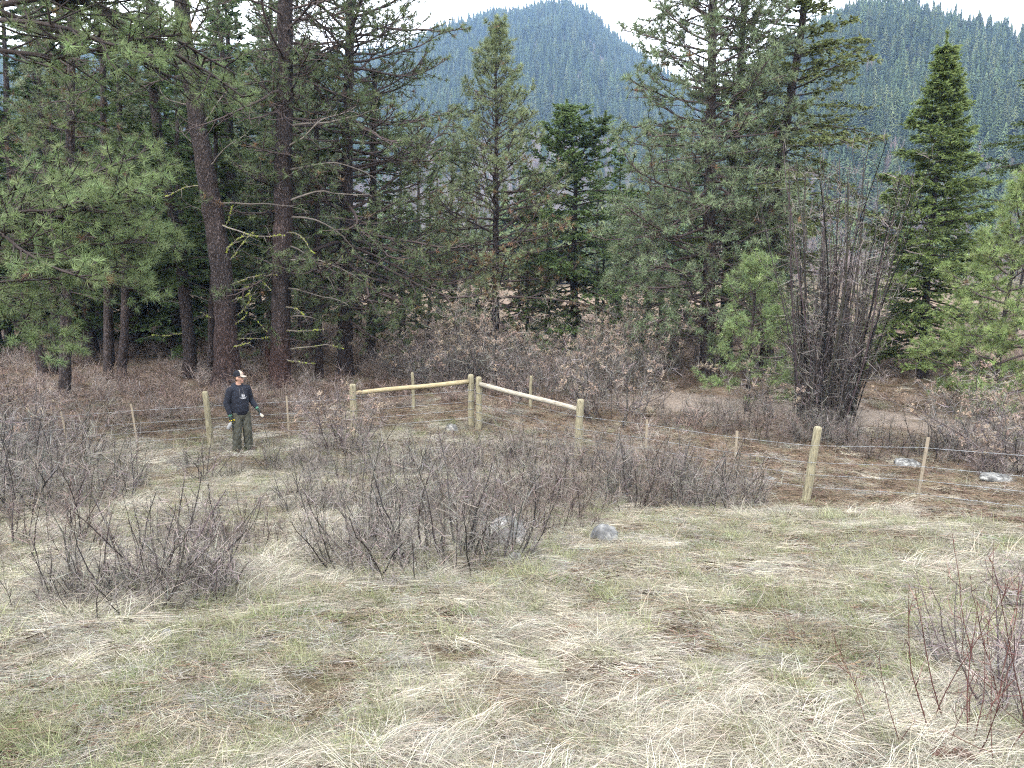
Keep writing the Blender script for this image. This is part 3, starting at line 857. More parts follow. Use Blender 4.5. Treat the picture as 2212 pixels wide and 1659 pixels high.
# the pale slender pine in the gap
r = np.random.default_rng(307)
b, pth = trunk_path([(1070, 790), (1072, 600), (1074, 300), (1073, 60)], 31)
tg, P, t_ = trunk_mesh(pth, 0.17, 0.025, 37, sides=10)
cg = Geo(); H = P[-1, 2]
pine_crown(cg, P, r, 1.7, H, 150, 5.0, k=19, nl=0.20, nw=0.020, colr=(0.205, 0.245, 0.13), prof=0.8, els=(-4, 20, 58), sec=10, brownz=([0, 0.12, 0.34, 0.42, 1], [0.25, 0.45, 0.25, 0.03, 0.01]), up=(0.0, 0.08), lo=0.75, amt=0.16)
leader(cg, P, r, 0.4, (0.2, 0.24, 0.12), 0.2, 0.018)
finish_tree('ponderosa_pine', b, tg, cg, 'slender pointed pale-green pine with rusty needles low down, behind the fence corner')

# fir with a broken forked top
r = np.random.default_rng(308)
b, pth = trunk_path([(1240, 760), (1240, 560), (1243, 380), (1232, 300), (1222, 235)], 33)
tg, P, t_ = trunk_mesh(pth, 0.2, 0.03, 38, sides=10)
cg = Geo(); H = P[-1, 2]
fir_crown(cg, P, r, 1.2, H, 130, 5.2, prof=0.6, sec=16, thr=3, npt=2, k=5, nl=0.15, nw=0.058, colr=(0.098, 0.145, 0.057), els=(-14, 4, 40), lo=0.8, gap=0.12)
p2 = along(P, np.array([H - 2.4]))[0]
Q = np.array([p2, p2 + [0.35, 0, 0.7], p2 + [0.95, 0.1, 1.5], p2 + [1.25, 0.1, 2.0]])
V, F = tubes(Q[None], np.array([[0.06, 0.05, 0.035, 0.012]]), 6); tg.add(V, F, (1, 1, 1))
fir_crown(cg, Q, r, Q[0, 2] + 0.2, Q[-1, 2], 22, 0.9, prof=0.5, sec=8, colr=(0.06, 0.09, 0.035))
leader(cg, P, r, 0.35, (0.11, 0.15, 0.06))
leader(cg, Q, r, 0.3, (0.11, 0.15, 0.06))
finish_tree('douglas_fir', b, tg, cg, 'dark fir with a broken forked top, beside the slender pale pine')

# big grey-green pine and its two companions
r = np.random.default_rng(309)
b, pth = trunk_path([(1527, 730), (1532, 600), (1534, 350), (1543, 0), (1550, -260)], 27)
tg, P, t_ = trunk_mesh(pth, 0.24, 0.09, 39)
cg = Geo(); H = P[-1, 2]
pine_crown(cg, P, r, 1.4, H + 0.5, 195, 4.5, k=19, nl=0.23, nw=0.024, colr=(0.168, 0.212, 0.122), prof=0.4, els=(-10, 8, 40), sec=12, lo=0.8, brown=0.015)
finish_tree('ponderosa_pine', b, tg, cg, 'tall grey-green long-needled pine behind the young bright pine')
r = np.random.default_rng(310)
b, pth = trunk_path([(1570, 730), (1573, 500), (1590, 300), (1610, 0), (1622, -180)], 30)
tg, P, t_ = trunk_mesh(pth, 0.24, 0.08, 40)
cg = Geo(); H = P[-1, 2]
pine_crown(cg, P, r, 3.0, H, 80, 3.2, k=18, colr=(0.13, 0.165, 0.09), prof=0.5, bare=0.1)
finish_tree('ponderosa_pine', b, tg, cg, 'dark-trunked pine half hidden behind the tall grey-green pine')
r = np.random.default_rng(311)
b, pth = trunk_path([(1655, 770), (1668, 560), (1690, 330), (1735, 60), (1750, -160)], 28.5)
tg, P, t_ = trunk_mesh(pth, 0.25, 0.08, 41)
cg = Geo(); H = P[-1, 2]
fir_crown(cg, P, r, 2.0, H, 130, 4.7, prof=0.4, sec=17, thr=3, npt=2, k=5, nl=0.14, colr=(0.135, 0.16, 0.068), els=(-16, -2, 35), up=(-0.03, 0.02), gap=0.2, tip=(0.03, 0.035, 0.0), nw=0.054)
finish_tree('douglas_fir', b, tg, cg, 'big olive-green fir with long level boughs above the bare many-stemmed shrub')
# conical fir on the right
r = np.random.default_rng(312)
b, pth = trunk_path([(1993, 818), (2003, 560), (2025, 330), (2043, 105)], 27.8)
tg, P, t_ = trunk_mesh(pth, 0.17, 0.02, 42, sides=10)
cg = Geo(); H = P[-1, 2]
fir_crown(cg, P, r, 0.8, H, 175, 4.7, prof=0.98, sec=18, thr=4, npt=2, k=5, nl=0.15, nw=0.056, colr=(0.135, 0.18, 0.068), els=(-14, 4, 30), up=(-0.02, 0.07), gap=0.22, tip=(0.045, 0.06, 0.005))
leader(cg, P, r, 0.55, (0.15, 0.2, 0.07))
finish_tree('douglas_fir', b, tg, cg, 'conical olive-green fir standing alone beside the dirt track')
r = np.random.default_rng(313)
b, pth = trunk_path([(2300, 830), (2300, 560), (2302, 330), (2304, 60)], 25)
tg, P, t_ = trunk_mesh(pth, 0.2, 0.03, 43, sides=10)
cg = Geo(); H = P[-1, 2]
fir_crown(cg, P, r, 4.6, H, 70, 2.9, prof=0.6, sec=13, k=5, colr=(0.07, 0.10, 0.042), els=(-10, 0, 45), gap=0.2)
finish_tree('douglas_fir', b, tg, cg, 'dark fir reaching its boughs in over the young bright pine')
# young bright pines
r = np.random.default_rng(314)
b, pth = trunk_path([(2140, 860), (2165, 700), (2190, 560), (2225, 400)], 20.5)
tg, P, t_ = trunk_mesh(pth, 0.085, 0.02, 44, sides=8)
cg = Geo(); H = P[-1, 2]
pine_crown(cg, P, r, 0.35, H, 62, 2.7, k=30, nl=0.2, nw=0.013, colr=(0.225, 0.29, 0.115), prof=0.6, els=(0, 18, 60), sec=11, up=(-0.02, 0.09), lo=0.9, brown=0.01)
finish_tree('young_pine', b, tg, cg, 'young bright-green pine beside the tan-headed shrub')
r = np.random.default_rng(315)
b, pth = trunk_path([(1612, 880), (1622, 760), (1632, 640), (1637, 568)], 22)
tg, P, t_ = trunk_mesh(pth, 0.06, 0.025, 45, sides=8)
cg = Geo(); H = P[-1, 2]
pine_crown(cg, P, r, 0.3, H, 40, 1.9, k=22, nl=0.19, nw=0.012, colr=(0.215, 0.285, 0.125), prof=0.55, els=(5, 25, 72), sec=9, up=(-0.01, 0.1), lo=0.9, brown=0.0)
finish_tree('young_pine', b, tg, cg, 'young bright-green pine with a brush-like leader beside the bare many-stemmed shrub')

# --- trees that fill the edge of the wood: a few kinds, each copied
def kind_tree(seed, H, kind, Lmax, colr, cb, nb):
    r = np.random.default_rng(seed)
    tg, P, t_ = trunk_mesh(straight(H, r, 0.03), 0.016 * H, 0.02, seed, sides=8)
    cg = Geo()
    if kind == 'fir':
        fir_crown(cg, P, r, cb, H, nb, Lmax, sec=11, thr=3, colr=colr, nl=0.13, nw=0.05, gap=0.15)
    else:
        pine_crown(cg, P, r, cb, H, nb, Lmax, k=10, nl=0.22, nw=0.024, colr=colr, sec=8, prof=0.6)
    return tg.mesh('trunk', [M_BARK], True), cg.mesh('crown', CROWN_MATS)
KINDS = {
    'fa': ('douglas_fir', kind_tree(401, 14, 'fir', 2.7, (0.08, 0.12, 0.05), 1.5, 75)),
    'fb': ('douglas_fir', kind_tree(402, 14, 'fir', 2.3, (0.095, 0.14, 0.06), 3.0, 65)),
    'fc': ('douglas_fir', kind_tree(403, 14, 'fir', 2.5, (0.07, 0.11, 0.048), 0.6, 80)),
    'pa': ('ponderosa_pine', kind_tree(404, 14, 'pine', 2.8, (0.16, 0.195, 0.115), 2.5, 80)),
    'pb': ('ponderosa_pine', kind_tree(405, 14, 'pine', 2.6, (0.20, 0.235, 0.145), 1.6, 85)),
}
WHERE = []
r = np.random.default_rng(555)
for X in range(-260, 700, 62):                                     # the dark wood
    for y0 in (33, 39, 46):
        WHERE.append((X + r.uniform(-28, 28), y0 + r.uniform(-2.5, 2.5), r.choice(['fa', 'fb', 'fc', 'fa', 'pa']), r.uniform(12.5, 18), None))
for X in range(-300, 800, 70):
    WHERE.append((X + r.uniform(-25, 25), 55 + r.uniform(-3, 3), 'fc', r.uniform(13, 18), None))
for X, y, k, Hh in [(870, 37, 'fc', 10.5), (905, 44, 'pa', 11.5), (985, 41, 'pb', 11.6), (945, 49, 'fb', 11), (820, 42, 'fa', 13), (1015, 46, 'fa', 9.5), (925, 36, 'fb', 8), (1030, 38, 'pb', 7.5)]:
    WHERE.append((X, y, k, Hh, 'between the broad dense pine and slender pale pine'))
for X, y, k, Hh in [(1150, 46, 'fb', 8.5), (1180, 40, 'fc', 6.8), (1330, 42, 'fa', 9.6), (1290, 47, 'pa', 9.0), (1140, 37, 'pb', 6), (1355, 37, 'pb', 7.5), (1120, 34.5, 'fc', 4.6), (1185, 36, 'fa', 5.2), (1300, 36, 'fc', 5.6), (1335, 34.5, 'fb', 4.8)]:
    WHERE.append((X, y, k, Hh, 'behind the fork-topped dark fir'))
for X, y, k, Hh in [(1390, 37, 'pa', 9.5), (1430, 41, 'fa', 11), (1480, 36, 'fc', 8.5), (1640, 38, 'fa', 10), (1700, 36, 'fc', 7.2), (1590, 40, 'fb', 9)]:
    WHERE.append((X, y, k, Hh, 'shadowed behind the tall grey-green pine'))
for X, y, k, Hh in [(1862, 33, 'pb', 5.4), (1930, 45, 'fc', 5.8), (2110, 42, 'fb', 6.2), (2190, 38, 'pa', 6.6)]:
    WHERE.append((X, y, k, Hh, 'peeping out behind the dirt track'))
protos = {}
KW = {'fa': 'drooping dark fir', 'fb': 'thin fir with a bare lower trunk', 'fc': 'dense fir skirted to the ground', 'pa': 'long-needled dark pine', 'pb': 'pale long-needled pine'}
for X, y, k, Hh, lab in WHERE:
    deep = lab is None
    if deep:
        lab = KW[k] + (' standing just behind the big pine trunks' if y < 36 else ' standing deep inside the shady wood' if y < 42.5 else ' at the very back of the shady wood')
    else:
        lab = KW[k] + ' ' + lab
    b = foot(X, y)
    name, (tm, cm) = KINDS[k]
    if k not in protos:
        root = empty(name); link('trunk', tm, root); link('crown', cm, root)['kind'] = 'stuff'
        protos[k] = root
    else:
        root = copy_tree(protos[k])
    root.location = b - np.array([0, 0, 0.1]); root.rotation_euler = (0, 0, r.uniform(0, 6.28))
    sc = Hh / 14
    root.scale = (sc * r.uniform(0.95, 1.2), sc * r.uniform(0.95, 1.2), sc)
    tag(root, lab, 'tree', 'conifers crowded deep in the shady wood' if deep else GBACK)

# ------------------------------------------------------------------ rocks
def rock(name, X, Y, w, hgt, mat, label, seed, sink=0.35, flat=1.0, rz=0.0, group=None):
    r = np.random.default_rng(seed)
    p = on_ground(X, Y)
    n_u, n_v = 22, 14
    u = np.linspace(0, 2 * np.pi, n_u, endpoint=False); v = np.linspace(0.02, np.pi - 0.02, n_v)
    U, Vv = np.meshgrid(u, v)
    S = np.stack([np.cos(U) * np.sin(Vv), np.sin(U) * np.sin(Vv), np.cos(Vv)], -1)
    rad = np.ones_like(U)
    for _ in range(9):                                   # planar facets cut off the ball
        q = norm(r.standard_normal(3)); dq = 0.72 + 0.22 * r.random()
        rad = np.minimum(rad, np.where(S @ q > 0.05, dq / np.maximum(S @ q, 0.05), 9))
    rad = rad * (1 + 0.03 * r.standard_normal(U.shape))
    Q = S * rad[..., None] * np.array([w / 2, w / 2 * flat, hgt])
    i = (np.arange(n_v - 1)[:, None] * n_u + np.arange(n_u)[None, :]); j = (np.arange(n_v - 1)[:, None] * n_u + (np.arange(n_u)[None, :] + 1) % n_u)
    F = np.concatenate([np.stack([i, j + n_u, j], -1).reshape(-1, 3), np.stack([i, i + n_u, j + n_u], -1).reshape(-1, 3)])
    o = Geo().add(Q, F).build(name, mat, smooth=True, loc=p + np.array([0, 0.1, hgt * (0.32 - sink)]))
    o.rotation_euler = (0.1, 0.15, rz)
    return tag(o, label, 'rock', group)
rock('rock', 1307, 1172, 0.36, 0.21, M_ROCK, 'dark rounded rock with a white lichen patch alone in the dry grass', 1, 0.3)
rock('boulder', 1092, 1180, 0.62, 0.34, M_ROCK, 'grey sloping boulder half hidden by the twiggy thicket', 2, 0.3, rz=0.5)
rock('rock', 976, 934, 0.36, 0.22, M_ROCK_PALE, 'pale speckled rock at the foot of the twin corner posts', 3, 0.35)
rock('rock', 1965, 1010, 0.70, 0.16, M_ROCK_PALE, 'low white rock showing behind the wooden stay', 4, 0.3, 0.7)
rock('rock', 2165, 1042, 0.9, 0.12, M_ROCK_PALE, 'long flat pale rock beside the brown mulch', 5, 0.3, 0.6)
rock('rock', 1668, 1040, 0.28, 0.07, M_ROCK_PALE, 'small flat pale stone in the mulch beside the line post', 6, 0.3, 0.6)
rock('rock', 1112, 1222, 0.16, 0.11, M_ROCK_PALE, 'little pale stone in front of the sloping boulder', 7, 0.4)
rock('rock', 347, 1390, 0.09, 0.05, M_ROCK_PALE, 'tiny whitish stone lying in the open grass', 8, 0.3)

# ------------------------------------------------------------------ fence
WIRES = (1.0, 0.70, 0.48, 0.26)
def post_mesh(h, r0, r1, seed, split=False, chamfer=True):
    r = np.random.default_rng(seed)
    zs = np.array([-0.35, 0.0, h * 0.25, h * 0.5, h * 0.75, h - 0.06, h - 0.025, h - 0.006, h])
    rs = np.interp(zs, [0, h], [r0, r1]) * np.array([1, 1, 1.01, 0.99, 1, 1, 0.93, 0.72, 0.05 if not chamfer else 0.45])
    P = np.stack([0.006 * r.standard_normal(len(zs)), 0.006 * r.standard_normal(len(zs)), zs], -1)
    P[5:, :2] = P[5, :2]
    V, F = tubes(P[None], rs[None], 14, cap=True)
    V = V.reshape(len(zs), 14, 3); V[:-2, :, :2] *= (1 + 0.02 * r.standard_normal((len(zs) - 2, 14, 1)))
    return Geo().add(V, F)
def fence_part(root, geo_, name, mat, p, lean=(0, 0), rz=0.0):
    o = geo_.build(name, mat, root, smooth=True)
    o.location = Vector(p) - root.location
    o.rotation_euler = (lean[0], lean[1], rz)
    return o
def line_pt(C, D, X):
    """plan position on the fence line that falls on photo column X"""
    lo, hi = -2.0, 16.0
    D = D / np.linalg.norm(D)
    def col_of(t):
        x, y = C + D * t; z = float(ground_h(x, y))
        return 1106 + FPX * x / (y * CP - (z - CAMZ) * SP)
    inc = col_of(3) > col_of(0)
    for _ in range(50):
        mid = (lo + hi) / 2
        if (col_of(mid) < X) == inc: lo = mid
        else: hi = mid
    x, y = C + D * lo
    return np.array([x, y, float(ground_h(x, y))]), lo
def wire_geo(pts, r0=0.0024, seed=0):
    """twisted two-strand barbed wire through pts, relative to pts[0]'s root"""
    r = np.random.default_rng(seed)
    g = Geo()
    for a, b in zip(pts[:-1], pts[1:]):
        L = np.linalg.norm(b - a); n = max(6, int(L / 0.18))
        s = np.linspace(0, 1, n)[:, None]
        P = a * (1 - s) + b * s
        P[:, 2] -= 0.012 * L * 0.3 * (s[:, 0] * (1 - s[:, 0])) * 4 * 0.4
        w = np.stack([np.cos(np.arange(n) * 2.2), np.sin(np.arange(n) * 2.2), np.cos(np.arange(n) * 1.9)], -1) * 0.0025
        for sg in (1, -1):
            g.add(*tubes((P + sg * w)[None], np.full((1, n), r0 * 0.8), 4), c=(0.6, 0.6, 0.6))
        nb = max(1, int(L / 0.13)); q = a + (b - a) * ((np.arange(nb) + 0.5) / nb)[:, None]
        dv = norm(r.standard_normal((nb, 3))) * 0.022
        g.add(*tubes(np.stack([q - dv, q, q + dv], 1), np.array([[0.0015, 0.004, 0.0015]]), 3), c=(0.6, 0.6, 0.6))
    return g
def ring_geo(z, rad):
    a = np.linspace(0, 2 * np.pi, 15)
    P = np.stack([np.cos(a) * rad, np.sin(a) * rad, z + 0.01 * np.sin(a)], -1)
    return Geo().add(*tubes(P[None], np.full((1, 15), 0.0045), 4))

def build_run(name, C, D, label, corner_h, mid_X, rail_mat, posts, stays, endX, seed):
    pc, _ = line_pt(C, D, 1106 + FPX * C[0] / (C[1] * CP + CAMZ * SP))
    pc = np.array([C[0], C[1], float(ground_h(*C))])
    root = empty(name, pc)
    tag(root, label, 'fence', 'barbed wire fence runs meeting at the braced corner')
    pm, tm = line_pt(C, D, mid_X)
    sup = [(pc, corner_h, 0)]
    o = fence_part(root, post_mesh(corner_h, 0.088, 0.08, seed), 'post', M_POST, pc, (0.0, 0.0), seed)
    for z in WIRES:
        ring_geo(z, 0.089).build('wire_wrap', M_WIRE, o)
    o = fence_part(root, post_mesh(corner_h - 0.04, 0.092, 0.085, seed + 1), 'post', M_POST, pm, (0.0, 0.012), 0.0)
    for z in WIRES[:3]:
        ring_geo(z, 0.094).build('wire_wrap', M_WIRE, o)
    # brace rail between the two
    a = pc + np.array([0, 0, corner_h - 0.2]); b = pm + np.array([0, 0, corner_h - 0.28])
    d = norm(b - a); a = a + d * 0.07; b = b - d * 0.07
    n = 9; s = np.linspace(0, 1, n)[:, None]
    Pr = a * (1 - s) + b * s + 0.006 * np.random.default_rng(seed).standard_normal((n, 3))
    L = np.linalg.norm(b - a)
    V, F = tubes((np.stack([s[:, 0] * L, 0.006 * np.sin(s[:, 0] * 7), 0.006 * np.cos(s[:, 0] * 9)], -1))[None], np.linspace(0.062, 0.056, n)[None], 14, cap=True)
    rail = Geo().add(V, F).build('brace_rail', rail_mat, root, smooth=True)
    rail.location = Vector(a - pc)
    rail.rotation_euler = Vector(d).to_track_quat('X', 'Z').to_euler()
    k = 2
    pts_along = [(0, pc), (tm, pm)]
    for X, h, lean in posts:
        p, t0 = line_pt(C, D, X)
        fence_part(root, post_mesh(h, 0.075, 0.068, seed + k), 'post', M_POST, p, (0.0, lean), 0.0); k += 1
        pts_along.append((t0, p))
    for X, h, lean in stays:
        p, t0 = line_pt(C, D, X)
        g = Geo()
        w = 0.021
        V = np.array([[-w, -w * 0.7, -0.1], [w, -w * 0.7, -0.1], [w, w * 0.7, -0.1], [-w, w * 0.7, -0.1], [-w, -w * 0.7, h], [w, -w * 0.7, h + 0.01], [w, w * 0.7, h], [-w, w * 0.7, h]])
        g.add(V, [[4, 5, 6], [4, 6, 7], [0, 1, 5], [0, 5, 4], [1, 2, 6], [1, 6, 5], [2, 3, 7], [2, 7, 6], [3, 0, 4], [3, 4, 7]])
        o = g.build('stay', M_STAY, root); o.location = Vector(p - pc); o.rotation_euler = (0.02, lean, 0.3)
        pts_along.append((t0, p))
    pe, te = line_pt(C, D, endX)
    pts_along.append((te, pe))
    pts_along.sort(key=lambda q: q[0])
    # wire runs taut between the posts; its height follows a smoothed ground line
    tt = np.array([q[0] for q in pts_along]); zz = np.array([q[1][2] for q in pts_along])
    side = np.array([-(D / np.linalg.norm(D))[1], (D / np.linalg.norm(D))[0]])
    if side[1] > 0: side = -side
    for iz, z in enumerate(WIRES):
        pp = []
        for (t0, p) in pts_along:
            off = 0.092 if t0 < tm + 0.01 else 0.03
            pp.append(np.array([p[0] + side[0] * off, p[1] + side[1] * off, p[2] + z]) - pc)
        wire_geo(pp, seed=seed + iz).build('barbed_wire', M_WIRE, root)
    return root
WEST = build_run('barbed_wire_fence', FC1, FD1, 'barbed wire fence run with a fresh yellow brace rail, passing behind the man', 1.42, 765, M_RAIL_NEW,
                 [(457, 1.36, -0.05)], [(625, 1.15, -0.01), (300, 1.16, -0.06), (153, 1.1, -0.08), (-60, 1.1, 0)], -420, 3)
EAST = build_run('barbed_wire_fence', FC2, FD2, 'barbed wire fence run with a weathered grey brace rail, beside the brown mulch', 1.42, 1250, M_RAIL_OLD,
                 [(1741, 1.34, 0.085)], [(1393, 1.1, 0.0), (1582, 1.12, 0.02), (1978, 1.16, 0.07), (2330, 1.15, 0.0)], 2700, 13)
# two posts of an older line behind the corner
for X, y, h, lab in [(893, 22.0, 1.12, 'lone pale post showing behind the fresh yellow brace rail'), (1146, 22.5, 0.98, 'lone weathered post peeping over the grey brace rail')]:
    p = foot(X, y)
    o = post_mesh(h, 0.048, 0.045, int(X), chamfer=False).build('fence_post', M_POST, smooth=True, loc=p)
    tag(o, lab, 'post')

# ------------------------------------------------------------------ the man at the fence
def ell_loft(C, A, B, sides=20, ang=0.0):
    """closed loft of horizontal-ish ellipses: centres C, half widths A (sideways) and B (fore and aft)"""
    C = np.asarray(C, float); n = len(C)
    a = np.arange(sides) / sides * 2 * np.pi
    V = np.stack([C[:, None, 0] + np.asarray(A)[:, None] * np.cos(a), C[:, None, 1] + np.asarray(B)[:, None] * np.sin(a), np.repeat(C[:, 2:3], sides, 1)], -1).reshape(-1, 3)
    i = (np.arange(n - 1)[:, None] * sides + np.arange(sides)[None]); j = (np.arange(n - 1)[:, None] * sides + (np.arange(sides)[None] + 1) % sides)
    F = np.concatenate([np.stack([i, j, j + sides], -1).reshape(-1, 3), np.stack([i, j + sides, i + sides], -1).reshape(-1, 3)])
    for q in range(1, sides - 1):
        F = np.concatenate([F, [[0, q + 1, q]], [[(n - 1) * sides, (n - 1) * sides + q, (n - 1) * sides + q + 1]]])
    return V, F
def limb(pts, rad, sides=14):
    pts = np.asarray(pts, float); L = np.concatenate([[0], np.cumsum(np.linalg.norm(np.diff(pts, axis=0), axis=1))])
    s = np.linspace(0, L[-1], 14)
    P = np.stack([np.interp(s, L, pts[:, i]) for i in range(3)], -1)
    return tubes(P[None], np.interp(s, L, rad)[None], sides, cap=True)
def ball(c, rx, ry, rz_, rot=0.0):
    v = np.linspace(0.05, math.pi - 0.05, 12)
    V, F = ell_loft(np.stack([0 * v, 0 * v, -np.cos(v) * rz_], -1), np.sin(v) * rx, np.sin(v) * ry)
    ca, sa = math.cos(rot), math.sin(rot)
    return V @ np.array([[ca, sa, 0], [-sa, ca, 0], [0, 0, 1]]) + np.asarray(c), F
def fuse(parts, voxel, iters=3):
    """join closed shapes into one continuous surface"""
    g = Geo()
    for V, F in parts:
        g.add(V, F)
    o = link('fuse_tmp', g.mesh('fuse_tmp', [M_TWIG]))
    md = o.modifiers.new('r', 'REMESH'); md.mode = 'VOXEL'; md.voxel_size = voxel
    ms = o.modifiers.new('s', 'SMOOTH'); ms.factor = 0.5; ms.iterations = iters
    dg = bpy.context.evaluated_depsgraph_get()
    ev = o.evaluated_get(dg); me = ev.to_mesh(); me.calc_loop_triangles()
    V = np.empty(len(me.vertices) * 3); me.vertices.foreach_get('co', V)
    F = np.empty(len(me.loop_triangles) * 3, np.int32); me.loop_triangles.foreach_get('vertices', F)
    ev.to_mesh_clear()
    old = o.data
    bpy.data.objects.remove(o); bpy.data.meshes.remove(old)
    return V.reshape(-1, 3).copy(), F.reshape(-1, 3).copy()
def cloth_mat(name, c, rough=0.9):
    c = np.asarray(c)
    return proc_mat(name, [(0.3, tuple(c * 0.75)), (0.7, tuple(c * 1.2))], 22, bump=0.35, dist=0.01, rough=rough)
M_SKIN = vcol_mat('skin', rough=0.55, spec=0.3)
M_HOOD = cloth_mat('navy_fleece', (0.014, 0.016, 0.024))
M_TROU = cloth_mat('olive_canvas', (0.055, 0.056, 0.045))
M_BOOT = cloth_mat('brown_boot_leather', (0.03, 0.02, 0.016), 0.6)
M_GLOVE = cloth_mat('dark_glove', (0.018, 0.024, 0.022), 0.7)
M_CREAM = cloth_mat('cream_cap_cloth', (0.38, 0.33, 0.275))
M_BLACK = cloth_mat('black_cap_mesh', (0.012, 0.013, 0.018))
M_YELLOW = cloth_mat('yellow_plastic', (0.612, 0.476, 0.025), 0.4)
M_WHITEP = cloth_mat('milky_plastic', (0.20, 0.205, 0.21), 0.35)
M_BRISTLE = cloth_mat('pale_bristles', (0.38, 0.35, 0.29))
M_LENS = cloth_mat('dark_lens', (0.01, 0.01, 0.012), 0.1)
M_PRINT = cloth_mat('white_print', (0.75, 0.76, 0.8))
M_GREENC = cloth_mat('green_cuff', (0.05, 0.13, 0.09))

mp_ = on_ground(525, 976)
MRZ = math.radians(44)
man = empty('person', mp_, MRZ)
MSC = 1.06
man.scale = (MSC, MSC, MSC)
tag(man, 'man in dark hoodie, olive trousers and cap standing by the fence, head turned aside', 'person')
HR = math.radians(52)
ch, sh = math.cos(HR), math.sin(HR)
def hd(p):                                    # head space (facing -Y) to body space
    p = np.asarray(p, float); x, y = p[..., 0], p[..., 1]
    return np.stack([ch * x - sh * y, sh * x + ch * y - 0.015, p[..., 2]], -1)
def hdp(vf):
    return hd(vf[0]), vf[1]
R_SH, R_EL, R_WR = np.array([-.195, 0.01, 1.425]), np.array([-.285, 0.04, 1.14]), np.array([-.262, -.05, .885])
L_SH, L_EL, L_WR = np.array([.195, 0.01, 1.425]), np.array([.275, 0.06, 1.15]), np.array([.335, -.10, .965])
legs = [(np.array([-.095, 0.01, .90]), np.array([-.115, -.03, .50]), np.array([-.12, 0.03, .09])), (np.array([.095, 0.01, .90]), np.array([.115, -.05, .50]), np.array([.13, -.02, .09]))]
# body: one continuous surface from head to ankles
v = np.linspace(0.05, math.pi - 0.05, 14)
head = ell_loft(np.stack([0 * v, 0.012 * np.cos(v) ** 2, 1.675 - np.cos(v) * 0.122], -1), np.sin(v) * np.interp(v, [0, 1.2, 3.14], [0.060, 0.073, 0.078]), np.sin(v) * np.interp(v, [0, 1.2, 3.14], [0.078, 0.092, 0.098]))
parts = [hdp(head), hdp(ball((0, -0.097, 1.668), 0.014, 0.02, 0.028)), hdp(ball((0, -0.082, 1.605), 0.032, 0.018, 0.02)), hdp(ball((0, -0.078, 1.572), 0.028, 0.02, 0.018)),
         hdp(ball((-0.076, 0.012, 1.665), 0.012, 0.022, 0.034)), hdp(ball((0.076, 0.012, 1.665), 0.012, 0.022, 0.034)), hdp(ball((0, -0.075, 1.71), 0.055, 0.02, 0.014)),
         limb([(0, 0.02, 1.40), (0, 0.005, 1.5), (0, -0.01, 1.60)], [.075, .062, .060]),
         ell_loft([(0, 0, .86), (0, 0, 1.0), (0, 0, 1.2), (0, 0, 1.36), (0, 0.01, 1.44)], [.15, .15, .17, .18, .09], [.10, .10, .11, .105, .07])]
for S_, E_, W_ in ((R_SH, R_EL, R_WR), (L_SH, L_EL, L_WR)):
    parts.append(limb([S_ * [.8, 1, 1], S_, E_, W_], [.06, .052, .042, .028]))
for h_, k_, a_ in legs:
    parts.append(limb([h_, k_, a_], [.085, .06, .045]))
V, F = fuse(parts, 0.0125, 1)
q = V - np.array([0, -0.015, 0])
hx = ch * q[:, 0] + sh * q[:, 1]; hy = -sh * q[:, 0] + ch * q[:, 1]; hz_ = V[:, 2]
skin = np.tile(np.array([0.42, 0.245, 0.18]), (len(V), 1))
stub = (hz_ < 1.625) & (hz_ > 1.54) & (hy < 0.01)
skin[stub] = (0.33, 0.20, 0.15)
lips = (np.abs(hz_ - 1.602) < 0.008) & (hy < -0.07) & (np.abs(hx) < 0.03)
skin[lips] = (0.36, 0.14, 0.12)
hair = (hy > 0.02) & (hz_ > 1.60) & (np.abs(hx) < 0.0735) & (hz_ > 1.6)
skin[hair] = (0.06, 0.035, 0.022)
body = Geo().add(V, F, skin).build('body', M_SKIN, man, smooth=True)
# hoodie
def crease(V, amp, f, seed):
    r = np.random.default_rng(seed)
    w = sum(np.sin(V @ (r.standard_normal(3) * np.array([f, f, f * 1.6])) + r.random() * 6) for _ in range(5)) / 5
    c = V.copy(); d = np.stack([V[:, 0], V[:, 1], 0 * V[:, 0]], -1)
    return c + norm(d) * (amp * w)[:, None]
parts = [ell_loft([(0, 0, .85), (0, 0, .90), (0, -.01, 1.02), (0, -.005, 1.2), (0, 0, 1.34), (0, .01, 1.42), (0, .015, 1.475), (0, .015, 1.52)], [.168, .188, .19, .195, .20, .185, .11, .075], [.125, .140, .142, .14, .135, .115, .09, .075]),
         ball((0, 0.10, 1.485), 0.14, 0.075, 0.075), ball((-.07, 0.03, 1.49), 0.05, 0.07, 0.05), ball((.07, 0.03, 1.49), 0.05, 0.07, 0.05)]
for S_, E_, W_ in ((R_SH, R_EL, R_WR), (L_SH, L_EL, L_WR)):
    parts.append(ball(S_ * [.93, 1, 1] - [0, 0, .012], .088, .088, .088))
    parts.append(ball(S_ * [.6, 1, 1], .09, .09, .075))
    parts.append(limb([S_, (S_ + E_) / 2, E_], [.086, .076, .070]))
    parts.append(ball(E_, .07, .07, .07))
    parts.append(limb([E_, (E_ + W_) / 2, W_], [.070, .062, .046]))
V, F = fuse(parts, 0.015, 2)
V = crease(V, 0.006, 22, 4)
hoodie = Geo().add(V, F).build('hoodie', M_HOOD, man, smooth=True)
bv = BVHTree.FromPolygons([Vector(p) for p in V], [tuple(int(i) for i in f) for f in F])
def on_chest(x, z, off=0.004):
    h = bv.ray_cast(Vector((x, -1.0, z)), Vector((0, 1, 0)))
    return np.array(h[0]) + np.array([0, -off, 0]) if h[0] is not None else np.array([x, -0.15, z])
